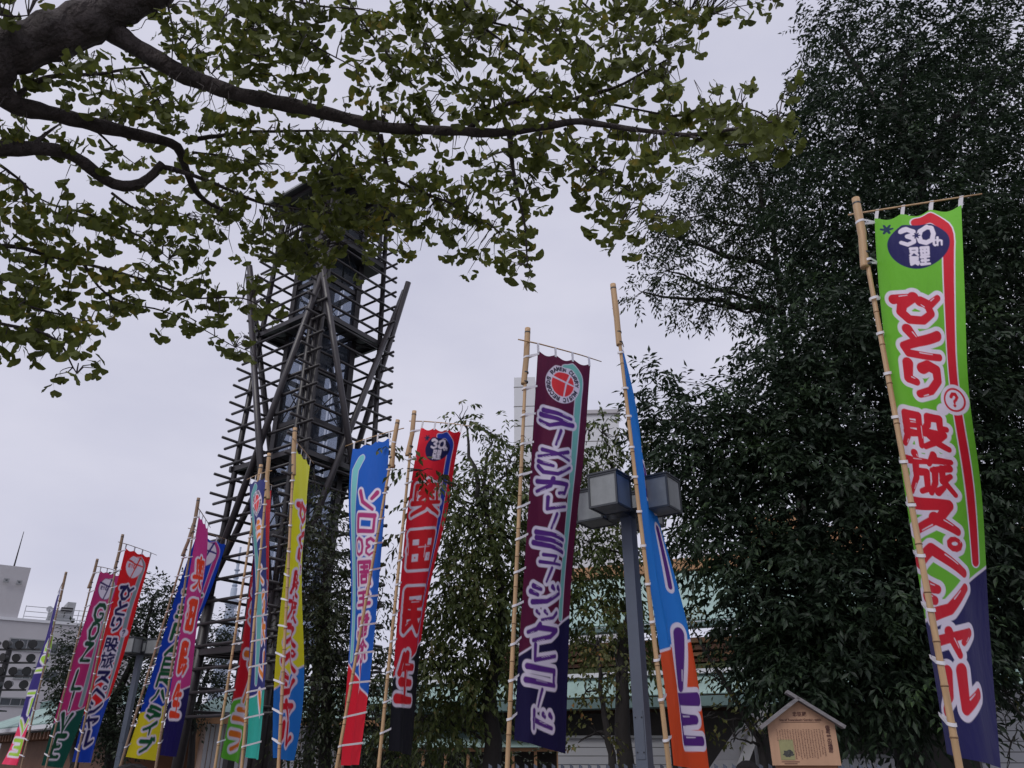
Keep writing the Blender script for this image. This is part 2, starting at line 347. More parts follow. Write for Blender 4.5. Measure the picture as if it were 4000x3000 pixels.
def canopy():
    # white sloping stair cover, a slab of jointed panels between two stringers
    Y = 15.0; t = tag(empty('stair_canopy', P(2830, 2990, Y)), 'white sloping stair canopy of jointed panels beside the notice board', 'canopy')
    n = 6
    for i in range(n):
        q0, q1 = i / n, (i + .97) / n
        L0 = Vector((2917, 2786, 0)).lerp(Vector((2730, 3060, 0)), q0); L1 = Vector((2917, 2786, 0)).lerp(Vector((2730, 3060, 0)), q1)
        R0 = Vector((2968, 2787, 0)).lerp(Vector((2855, 3060, 0)), q0); R1 = Vector((2968, 2787, 0)).lerp(Vector((2855, 3060, 0)), q1)
        pts = [P(L0.x, L0.y, Y + .5 - q0 * .5), P(R0.x, R0.y, Y + 1.0 - q0 * .5), P(R1.x, R1.y, Y + 1.0 - q1 * .5), P(L1.x, L1.y, Y + .5 - q1 * .5)]
        MB().poly(pts, (0.02, .08, -.03)).build('panel', M_whitest, t)
    a, b_ = P(2992, 2745, Y + .9), P(2870, 3060, Y + .5)
    MB().box((a + b_) / 2, (.16, (b_ - a).length, .1), (b_ - a).cross(Vector((0, 1, 0))).normalized(), (b_ - a).normalized(), (0, 1, 0)).build('stringer', M_whitest, t)
    for q in (.3, .8):
        p = a.lerp(b_, q); MB().tube([(p.x, p.y + .2, 0), (p.x, p.y + .2, p.z)], .05, 8).build('post', M_metal, t)
canopy()
# ---------------------------------------------------------------- drum tower (steel yagura)
M_pole = mat('dark_brown_steel', (.022, .019, .021), .38, .18, 2, .05, 60, spec=.5)
M_polel = mat('grey_brown_steel', (.038, .033, .037), .35, .15, 2, spec=.5)
M_tglass = bpy.data.materials.new('tower_glass'); M_tglass.use_nodes = True
def _glass():
    t = M_tglass.node_tree; b = t.nodes['Principled BSDF']; b.inputs['Base Color'].default_value = (.10, .115, .14, 1); b.inputs['Roughness'].default_value = .06
    tr = t.nodes.new('ShaderNodeBsdfTransparent'); tr.inputs[0].default_value = (.80, .83, .88, 1); mx = t.nodes.new('ShaderNodeMixShader')
    n = t.nodes.new('ShaderNodeTexNoise'); n.inputs['Scale'].default_value = .9; g = t.nodes.new('ShaderNodeNewGeometry'); t.links.new(g.outputs['Position'], n.inputs['Vector'])
    mr = t.nodes.new('ShaderNodeMapRange'); mr.inputs['To Min'].default_value = .6; mr.inputs['To Max'].default_value = .98; t.links.new(n.outputs['Fac'], mr.inputs['Value'])
    t.links.new(mr.outputs[0], mx.inputs[0]); t.links.new(b.outputs[0], mx.inputs[1]); t.links.new(tr.outputs[0], mx.inputs[2]); t.links.new(mx.outputs[0], t.nodes['Material Output'].inputs['Surface'])
_glass()
def yagura():
    K = 1.12                                          # near corner 19.6 m from the camera
    H = 7.83 * K; Nn = Vector((-.6596 * H, 2.236 * H, 0)); S0 = .312 * H; z0 = EYE + H
    ang = R(54.5); eR = Vector((math.cos(ang), math.sin(ang), 0)); eL = Vector((-eR.y, eR.x, 0))
    C = Nn + (eR + eL) * (S0 / 2)
    half = lambda z: S0 / 2 * (1 + (z0 - z) * .0135)
    sg = {'N': (-1, -1), 'R': (1, -1), 'B': (1, 1), 'L': (-1, 1)}
    def pt(a, b, z, k=1.0): return C + eR * (a * half(z) * k) + eL * (b * half(z) * k) + Vector((0, 0, z))
    t = tag(empty('drum_tower', C), 'dark steel drum tower of crossed poles and horizontal bars around a glazed shaft', 'tower')
    ztop = EYE + (15.6 - 1.0) * K
    for k, (a, b) in sg.items():                      # lattice legs (the near one is a bundle of three profiles)
        if k == 'N':
            for dx in (-.11, 0, .11):
                MB().tube([pt(a, b, 0) + (eR - eL) * dx, pt(a, b, ztop) + (eR - eL) * dx], .075, 10).build('leg', M_pole, t, True)
        else: MB().tube([pt(a, b, 0), pt(a, b, ztop)], .085, 10).build('leg', M_pole, t, True)
        MB().tube([pt(a, b, 0, 1.0), pt(a, b, 5.6)], .14, 12).build('leg_sleeve', M_pole, t, True)
    faces = [('L', 'N'), ('N', 'R'), ('R', 'B'), ('B', 'L')]
    def fp(f, s, z, out=0.0):
        a, b = sg[f[0]], sg[f[1]]; p = pt(a[0], a[1], z).lerp(pt(b[0], b[1], z), s); m = ((pt(a[0], a[1], z) + pt(b[0], b[1], z)) / 2 - (C + Vector((0, 0, z)))).normalized()
        return p + m * out
    z = 2.6; dz = .565
    while z < ztop - .6:
        for i, f in enumerate(faces):
            zz = z + (.14 if i % 2 else 0); ov = .20
            MB().tube([fp(f, -ov, zz, .12), fp(f, 1 + ov, zz, .12)], .043, 8).build('bar', M_pole, t, True)
        z += dz
    zlo, zhi = 5.4, EYE + 12.85 * K
    for f in faces:                                   # crossed poles on every face
        MB().tube([fp(f, .0, zlo, .22), fp(f, 1.30, zhi, .26)], .095, 12).build('crossed_pole', M_polel, t, True)
        MB().tube([fp(f, 1.0, zlo, .36), fp(f, -.30, zhi, .42)], .095, 12).build('crossed_pole', M_polel, t, True)
    # inner glazed shaft
    ck = .50
    core = lambda a, b, z: pt(a, b, z, ck * half(z0) / half(z))
    for k, (a, b) in sg.items(): MB().box((core(a, b, 0) + core(a, b, ztop)) / 2, (.2, .2, ztop), eR, eL).build('shaft_column', M_pole, t)
    lv = [3.9, 5.6, 7.3, 8.9, 10.6, 12.2, 13.9, 15.5, ztop]
    for i in range(len(lv) - 1):
        za, zb = lv[i], lv[i + 1]
        for f in faces:
            a, b = sg[f[0]], sg[f[1]]; p, q = core(a[0], a[1], 0), core(b[0], b[1], 0); d = (q - p).normalized(); nn = ((p + q) / 2 - C); nn.z = 0; nn.normalize(); ln = (q - p).length
            MB().box((p + q) / 2 + Vector((0, 0, zb)), (ln - .2, .1, .14), d, nn).build('shaft_beam', M_pole, t)
            for h in range(2): MB().box(p.lerp(q, .27 + .46 * h) + Vector((0, 0, (za + zb) / 2)), (ln * .46 - .08, .02, zb - za - .2), d, nn).build('glass_pane', M_tglass, t)
            if i % 2 == 0: MB().tube([p.lerp(q, .1) + Vector((0, 0, za + .1)), q.lerp(p, .1) + Vector((0, 0, zb - .1))], .02, 5).build('brace_rod', M_pole, t)
    MB().box(C + Vector((0, 0, ztop * .5)), (.16, .16, ztop - 1), eR, eL).build('lift_guide', M_polel, t)
    # platforms with outriggers
    for zp in (4.15, EYE + 6.75 * K, EYE + 10.75 * K):
        for i, f in enumerate(faces):
            MB().box((fp(f, 0, zp, .04) + fp(f, 1, zp, .04)) / 2, ((fp(f, 0, zp) - fp(f, 1, zp)).length + .3, .10, .15), (fp(f, 1, zp) - fp(f, 0, zp)).normalized(), Vector((0, 0, 1)).cross((fp(f, 1, zp) - fp(f, 0, zp)).normalized())).build('platform_edge', M_pole, t)
            for s in (.1, .3, .5, .7, .9):
                a, b = sg[f[0]], sg[f[1]]; MB().tube([fp(f, s, zp - .05), core(a[0], a[1], zp).lerp(core(b[0], b[1], zp), .5 + (s - .5) * 1.5) - Vector((0, 0, .05))], .035, 5).build('outrigger', M_pole, t)
        fl = MB(); c4 = [pt(*sg[k], zp) for k in 'NRBL']; i4 = [core(*sg[k], zp) for k in 'NRBL']
        c4 = [v + Vector((0, 0, .06)) for v in c4]; i4 = [v + Vector((0, 0, .06)) if abs(v.z - zp) < .01 else Vector((v.x, v.y, zp + .06)) for v in i4]
        fl.add(c4 + i4, [(i, (i + 1) % 4, 4 + (i + 1) % 4, 4 + i) for i in range(4)]); fl.build('platform_deck', mat('expanded_metal', (.10, .10, .105), .5), t)
    # drum room and roof
    zc = ztop - 1.3; zr = EYE + 15.35 * K
    MB().box(C + Vector((0, 0, zc)), (S0 * .96, S0 * .96, .22), eR, eL).build('drum_room_floor', M_dark, t)
    for f in faces:
        for q in range(3): MB().tube([fp(f, 0, zc + .35 + q * .3), fp(f, 1, zc + .35 + q * .3)], .03, 6).build('guard_rail', M_pole, t)
    for k, (a, b) in sg.items(): MB().tube([pt(a, b, zc, .9), pt(a, b, zr, .9)], .07, 8).build('roof_post', M_polel, t)
    e = 1.62; pk = C + Vector((0, 0, zr + 1.15)); cs = [C + eR * (x * e) + eL * (y * e) + Vector((0, 0, zr)) for x, y in ((-1, -1), (1, -1), (1, 1), (-1, 1))]
    rm = MB(); rm.add(cs + [v + Vector((0, 0, .14)) for v in cs] + [pk], [(3, 2, 1, 0), (0, 1, 5, 4), (1, 2, 6, 5), (2, 3, 7, 6), (3, 0, 4, 7), (4, 5, 8), (5, 6, 8), (6, 7, 8), (7, 4, 8)])
    ro = rm.build('roof', M_dark, t)
    for i in range(4):
        d = cs[(i + 1) % 4] - cs[i]; nn = Vector((d.y, -d.x, 0)).normalized()
        MB().box((cs[i] + cs[(i + 1) % 4]) / 2 + nn * .05 + Vector((0, 0, .04)), (d.length + .2, .06, .07), d.normalized(), nn).build('eave_strip', M_metal, ro)
    for q in range(7):
        p = cs[0].lerp(cs[1], (q + .5) / 7); p2 = cs[3].lerp(cs[2], (q + .5) / 7); d = p2 - p
        MB().box((p + p2) / 2 - Vector((0, 0, .05)), (.09, d.length * .96, .1), eR, eL).build('rafter', M_polel, ro)
    MB().tube([pt(-1, 1, 5.2) + Vector((-.3, -.6, 0)), pt(-1, 1, 4.4) + Vector((-.36, -.66, 0))], .014, 5).build('rope', mat('rope', (.45, .42, .36), .9), t)
    rp = [pt(-1, 1, 4.4) + Vector((-.36 + .09 * math.sin(q * .9), -.66 + .09 * math.cos(q * .9), -.35 + .35 * math.cos(q * .55))) for q in range(24)]
    MB().tube(rp, .016, 5).build('rope_coil', MATS['rope'], t)
yagura()

# ---------------------------------------------------------------- lamp posts
M_lampL = mat('blue_grey_paint', (.105, .125, .165), .4, .08, 3, .04, 80, spec=.5)
M_lampF = mat('dark_grey_paint', (.045, .05, .058), .4, .08, 3)
M_lens = mat('frosted_lamp_glass', (.24, .255, .26), .35, .25, 3.5, spec=.6, stretch=(1, 1, .5))
M_lensb = mat('darker_lamp_glass', (.14, .145, .14), .4, .3, 5, spec=.5)  # bottom panes: darker grey than the side panes
def lamp_post(loc, rz, label):
    global LOCAL; LOCAL = True
    t = tag(empty('lamp_post', loc, rz), label, 'street lamp', 'lamp posts with four square lanterns')
    po = box('post', (0, 0, 2.24), (.145, .145, 4.38), M_lampL, t); box('base_cover', (0, 0, .3), (.22, .22, .6), M_lampL, t); box('access_plate', (0, -.076, 1.9), (.11, .008, .5), M_lampL, t)
    for z in (1.72, 2.08):
        for x in (-.04, .04): MB().tube([(x, -.078, z), (x, -.088, z)], .008, 6).build('bolt', M_dark, t)
    hub = MB(); hub.box((0, 0, 4.47), (.5, .14, .1)); hub.box((0, 0, 4.4705), (.14, .5, .1)); hub.build('bracket', M_lampF, t)
    for dx, dy in ((1, 0), (-1, 0), (0, 1), (0, -1)):
        c = Vector((dx * .46, dy * .46, 4.63)); s = .40; h = .42; f = MB(); k = .024
        for sx in (-1, 1):
            for sy in (-1, 1): f.box(c + Vector((sx * (s - k) / 2, sy * (s - k) / 2, 0)), (k, k, h))
        for sz in (-1, 1):
            for sx in (-1, 1):
                f.box(c + Vector((sx * (s - k) / 2, 0, sz * (h - k) / 2)), (k - .001, s - 2 * k, k)); f.box(c + Vector((0, sx * (s - k) / 2, sz * (h - k) / 2)), (s - 2 * k, k - .001, k))
        fr = f.build('lantern', M_lampF, t)
        for sx in (-1, 1):
            box('pane', c + Vector((sx * (s / 2 - .016), 0, 0)), (.006, s - 2 * k, h - 2 * k), M_lens, fr); box('pane', c + Vector((0, sx * (s / 2 - .016), 0)), (s - 2 * k, .006, h - 2 * k), M_lens, fr)
        box('bottom_pane', c - Vector((0, 0, h / 2 - .014)), (s - 2 * k, s - 2 * k, .006), M_lensb, fr); box('cap', c + Vector((0, 0, h / 2 + .012)), (s + .02, s + .02, .02), M_lampF, fr)
        box('bulb_holder', c - Vector((0, 0, .1)), (.07, .07, .16), M_lampF, fr)
    LOCAL = False; return t
pl = P(2520, 3000, 9.6); lamp_post((pl.x, pl.y, 0), R(-35), 'blue grey lamp post with square lanterns behind the sky blue banner')
pl = P(480, 2895, 24.0); lamp_post((pl.x, pl.y, 0), R(-12), 'grey lamp post with square lanterns between the red and blue-yellow banners')

# ---------------------------------------------------------------- floodlight mast
def flood():
    Y = 40.0; b = P(-75, 2950, Y); t = tag(empty('floodlight_mast', (b.x, b.y, 0)), 'dark mast carrying four rows of round floodlights in front of the office', 'floodlight')
    zt = P(30, 2530, Y).z
    MB().tube([(b.x, b.y, 0), (b.x, b.y, zt)], [.2, .13], 10).build('mast', M_dark, t)
    lens = mat('floodlight_glass', (.035, .035, .037), .3, .2, 3)
    for r in range(4):
        z = zt - .1 - r * .62; MB().box((b.x, b.y - .1, z), (3.1 - r * .12, .09, .09)).build('crossbar', M_dark, t)
        for q in range(5):
            x = b.x - 1.25 + q * .62; yaw = (q - 2) * .22 + random.uniform(-.25, .25); d = Vector((math.sin(yaw), -math.cos(yaw), -.25 + random.uniform(-.2, .1))).normalized(); p = Vector((x + random.uniform(-.06, .06), b.y - .15, z + .26))
            fl = MB().tube([p - d * .22, p - d * .1, p + d * .12, p + d * .14], [.07, .14, .2, .205], 12).build('floodlight', M_dark, t)
            MB().tube([p + d * .141, p + d * .15], .18, 12).build('lens', lens, fl)
    MB().box((b.x, b.y - .3, zt - 2.9), (1.3, .7, .06)).build('service_step', M_dark, t)
flood()

# ---------------------------------------------------------------- wooden notice board
M_board = mat('notice_wood', (.50, .30, .19), .6, .1, 2.0, .08, 30, stretch=(6, 1, .6))
M_boardS = mat('notice_wood_edge', (.33, .16, .08), .6, .15, 3)
M_roofw = mat('weathered_grey_wood', (.21, .20, .21), .8, .25, 5, .3, 40, stretch=(1, 1, 6))
M_ink = mat('brown_ink', (.10, .04, .035), .7, .1, 5)
def notice():
    Y = 9.4; c = P(3157, 2990, Y); W = .83; a0 = P(3019, 2990, Y); a1 = P(3286, 2983, Y - .12)
    ax = (a1 - a0); ax.z = 0; W = ax.length; ax.normalize(); n = Vector((ax.y, -ax.x, 0)); zb = a0.z
    ze = P(3010, 2830, Y).z; zp = ze + .235; t = tag(empty('notice_board', (c.x, c.y, 0)), 'gabled wooden notice board with brown text and a small picture panel', 'sign')
    o = Vector((a0.x, a0.y, 0)); at = lambda a, d, z: o + ax * a + n * d + Vector((0, 0, z))
    MB().poly([at(0, 0, zb), at(W, 0, zb), at(W, 0, ze), at(W / 2, 0, zp), at(0, 0, ze)], -n * .03).build('board', M_board, t)
    MB().poly([at(.02, -.031, zb + .02), at(W - .02, -.031, zb + .02), at(W - .02, -.031, ze), at(W / 2, -.031, zp - .03), at(.02, -.031, ze)], -n * .05).build('backing', M_boardS, t)
    for s, (p, q) in enumerate(((at(-.09, 0, ze - .065), at(W / 2 + .01, 0, zp + .01)), (at(W + .09, 0, ze - .06), at(W / 2 - .11, 0, zp + .075)))):
        d = (q - p); ln = d.length; d.normalize(); MB().box((p + q) / 2 + Vector((0, 0, .025)) + n * .02, (ln, .16, .035), d, n, d.cross(n)).build('roof_board', M_roofw, t)
    for a in (W * .25, W * .75): box('post', at(a, -.1, zb / 2 + .2), (.07, .05, zb + .4), M_boardS, t, ax, n)
    box('bottom_rail', at(W / 2, -.06, zb - .02), (W * .9, .05, .04), M_boardS, t, ax, n)
    # printing
    dg = bpy.context.evaluated_depsgraph_get()
    def text(body, a, z, size, align='CENTER', vertical=False, off=.0):
        cu = bpy.data.curves.new('lettering', 'FONT'); cu.body = '\n'.join(body) if vertical else body; cu.size = size; cu.align_x = align; cu.offset = off
        if vertical: cu.space_line = .62
        ob = bpy.data.objects.new('lettering', cu); COL.objects.link(ob); me = bpy.data.meshes.new_from_object(ob.evaluated_get(bpy.context.evaluated_depsgraph_get())); bpy.data.objects.remove(ob)
        p = at(a, .004, z); me.transform(Matrix(((ax.x, 0, n.x, p.x), (ax.y, 0, n.y, p.y), (0, 1, 0, p.z), (0, 0, 0, 1))))
        me.materials.clear(); return obj('lettering', me, M_ink, t)
    text('忠臣蔵', W * .5, ze + .085, .05, off=.0008)
    text("Site of Tawaraboshi Gemba's stable", W * .5, ze + .035, .031, off=.0006)
    box('rule', at(W * .5, .003, ze + .022), (W * .58, .002, .004), M_ink, t, ax, n)
    text('俵星玄蕃の道場跡', W * .885, ze - .055, .052, 'CENTER', True, .0008)
    pr = random.Random(5)                      # body text too small to read: broken ink columns
    for i in range(18):
        a = W * (.80 - i * .0395); z = ze - .05 - (.012 if i % 4 == 0 else 0); z_end = (zb + .05 + pr.uniform(0, .06)) if i < 12 else ze - .17; mb = MB()
        while z > z_end:
            h = pr.uniform(.007, .013)
            for q in range(2): mb.box(at(a + pr.uniform(-.005, .005), .0035, z - h * (.3 + .5 * q)), (pr.uniform(.006, .014), .001, h * .22), ax, n)
            mb.box(at(a + pr.uniform(-.004, .004), .0045, z - h / 2), (.003, .001, h * .9), ax, n); z -= h + .006
        mb.build('text_column', M_ink, t)
    pic = box('picture_panel', at(W * .24, .003, zb + .155), (W * .21, .003, .20), mat('picture_ground', (.30, .29, .14), .6, .15, 9), t, ax, n)
    mb = MB(); pr = random.Random(3); pts = []
    for q in range(18):
        a_ = 2 * math.pi * q / 18; rr = .052 * (1 + pr.uniform(-.25, .25)); pts.append(at(W * .255 + rr * math.cos(a_) * 1.05, .006, zb + .12 + rr * math.sin(a_) * .7))
    mb.add(pts, [tuple(range(18))]); mb.build('figure_print', mat('picture_figure', (.06, .06, .055), .6, .9, 60), pic)
    for q in range(2): box('caption_line', at(W * .27, .003, zb + .036 - q * .018), (W * (.26 - q * .07), .001, .006), M_ink, t, ax, n)
notice()

# ---------------------------------------------------------------- picket fence in front of the trees
def fence():
    Y = 9.9; t = tag(empty('picket_fence', (1.3, Y, 0)), 'blue grey steel picket fence at the foot of the lamp post', 'fence')
    for z in (.35, 1.3): box('rail', (2.0, Y + .02, z), (4.6, .03, .05), M_lampL, t)
    src = None
    for i in range(44):
        x = -.25 + i * .104
        if src is None:
            src = MB().add([(-.02, 0, .05), (.02, 0, .05), (.02, 0, 1.58), (-.02, 0, 1.605), (-.02, .014, .05), (.02, .014, .05), (.02, .014, 1.58), (-.02, .014, 1.605)], [(0, 1, 2, 3), (7, 6, 5, 4), (0, 4, 5, 1), (1, 5, 6, 2), (2, 6, 7, 3), (3, 7, 4, 0)]).mesh('picket')
        o = obj('picket', src, M_lampL, t); o.location = (x, Y - .012, 0)
fence()

# ---------------------------------------------------------------- people (only the crowns of their heads reach into the picture)
def person(x, y, h, rz, shirt, label, hairc=(.012, .010, .010)):
    t = tag(empty('person', (x, y, 0), rz), label, 'person', None)
    k = h / 1.72; J = [((0, 0, .95), .135), ((0, 0, 1.12), .125), ((0, .0, 1.32), .15), ((0, 0, 1.44), .075), ((0, -.01, 1.50), .058), ((0, -.02, 1.575), .085), ((0, -.015, 1.645), .078)]
    E_ = [(0, 1), (1, 2), (2, 3), (3, 4), (4, 5), (5, 6)]
    for s in (-1, 1):
        b = len(J); J += [((s * .19, 0, 1.38), .062), ((s * .235, .02, 1.12), .046), ((s * .23, -.06, .88), .034), ((s * .225, -.09, .79), .038)]; E_ += [(2, b), (b, b + 1), (b + 1, b + 2), (b + 2, b + 3)]
        for q in range(5):                                        # fingers, thumb leaving the side of the palm
            f0 = len(J); dx = (q - 1.5) * .018 if q < 4 else -s * .035
            J += [((s * .225 + dx * .9, -.10, .755 if q < 4 else .80), .010), ((s * .225 + dx, -.112, .715 if q < 4 else .765), .009), ((s * .225 + dx, -.108, .685 - abs(q - 1.3) * .006 if q < 4 else .745), .008)]; E_ += [(b + 3, f0), (f0, f0 + 1), (f0 + 1, f0 + 2)]
        b = len(J); J += [((s * .095, 0, .88), .098), ((s * .10, -.01, .50), .062), ((s * .10, .02, .10), .043), ((s * .105, -.10, .04), .038), ((s * .108, -.16, .03), .03)]; E_ += [(0, b), (b, b + 1), (b + 1, b + 2), (b + 2, b + 3), (b + 3, b + 4)]
    me = bpy.data.meshes.new('body'); me.from_pydata([tuple(c * k for c in j[0]) for j in J], E_, []); o = bpy.data.objects.new('body', me); COL.objects.link(o)
    md = o.modifiers.new('s', 'SKIN'); o.modifiers.new('u', 'SUBSURF').levels = 1
    for i, v in enumerate(me.skin_vertices[0].data): v.radius = (J[i][1] * k, J[i][1] * k * (.72 if i in (0, 1, 2) else 1)); v.use_root = (i == 0)
    nm = bpy.data.meshes.new_from_object(o.evaluated_get(bpy.context.evaluated_depsgraph_get())); bpy.data.objects.remove(o)
    for c in ((.42, .27, .20), shirt, (.03, .032, .045), (.02, .02, .02)): nm.materials.append(mat('person_%.3f_%.3f_%.3f' % c, c, .75, .08, 8))
    for p in nm.polygons:
        z = p.center.z / k; p.use_smooth = True
        p.material_index = 3 if z < .07 else 2 if z < .95 and abs(p.center.x) < .19 * k else 1 if .95 <= z < 1.455 else 0
    global LOCAL; LOCAL = True
    bo = obj('body', nm, None, t)
    hm = bmesh.new(); bmesh.ops.create_icosphere(hm, subdivisions=4, radius=1.0); r2 = random.Random(int(x * 50))
    for v in list(hm.verts):
        if v.co.z < -.35 or (v.co.y < -.55 and v.co.z < .25): pass
        nz = math.sin(v.co.x * 23) * .012 + r2.uniform(-.012, .012); v.co = Vector((v.co.x * (.094 + nz * .1), v.co.y * (.108 + nz * .1) + .004, v.co.z * (.105 + nz * .12) + 1.635)) * k
    bmesh.ops.delete(hm, geom=[v for v in hm.verts if v.co.z < 1.55 * k or (v.co.y < -.06 * k and v.co.z < 1.66 * k)], context='VERTS')
    me2 = bpy.data.meshes.new('hair'); hm.to_mesh(me2); hm.free(); ho = obj('hair', me2, mat('black_hair', hairc, .65, .4, 60, .4, 300, stretch=(1, 1, .15), spec=.15), t)
    sk = MATS['person_%.3f_%.3f_%.3f' % (.42, .27, .20)]
    for s in (-1, 1):
        MB().tube([(s * .080 * k, .0, 1.575 * k), (s * .090 * k, .004 * k, 1.577 * k), (s * .097 * k, .012 * k, 1.580 * k)], [.022 * k, .026 * k, .018 * k], 8).build('ear', sk, t, True)
        MB().tube([(s * .033 * k, -.088 * k, 1.588 * k), (s * .033 * k, -.101 * k, 1.588 * k)], [.012 * k, .007 * k], 8).build('eye', mat('dark_eye', (.02, .015, .012), .3), t, True)
    MB().tube([(0, -.092 * k, 1.590 * k), (0, -.106 * k, 1.568 * k), (0, -.114 * k, 1.552 * k), (0, -.095 * k, 1.543 * k)], [.008 * k, .011 * k, .015 * k, .010 * k], 8).build('nose', sk, t, True)
    MB().tube([(-.024 * k, -.090 * k, 1.522 * k), (0, -.100 * k, 1.522 * k), (.024 * k, -.090 * k, 1.522 * k)], [.003 * k, .007 * k, .003 * k], 6).build('mouth', mat('lip_pink', (.30, .13, .11), .5), t, True)
    LOCAL = False
p = P(525, 2968, 2.75); person(p.x, p.y, p.z * .982, R(168), (.10, .11, .14), 'dark haired person in grey shirt, head just below the yellow banner tail')
p = P(2915, 2966, 5.6); person(p.x, p.y, p.z * .985, R(185), (.25, .25, .28), 'dark haired person in pale shirt standing before the white stair canopy')
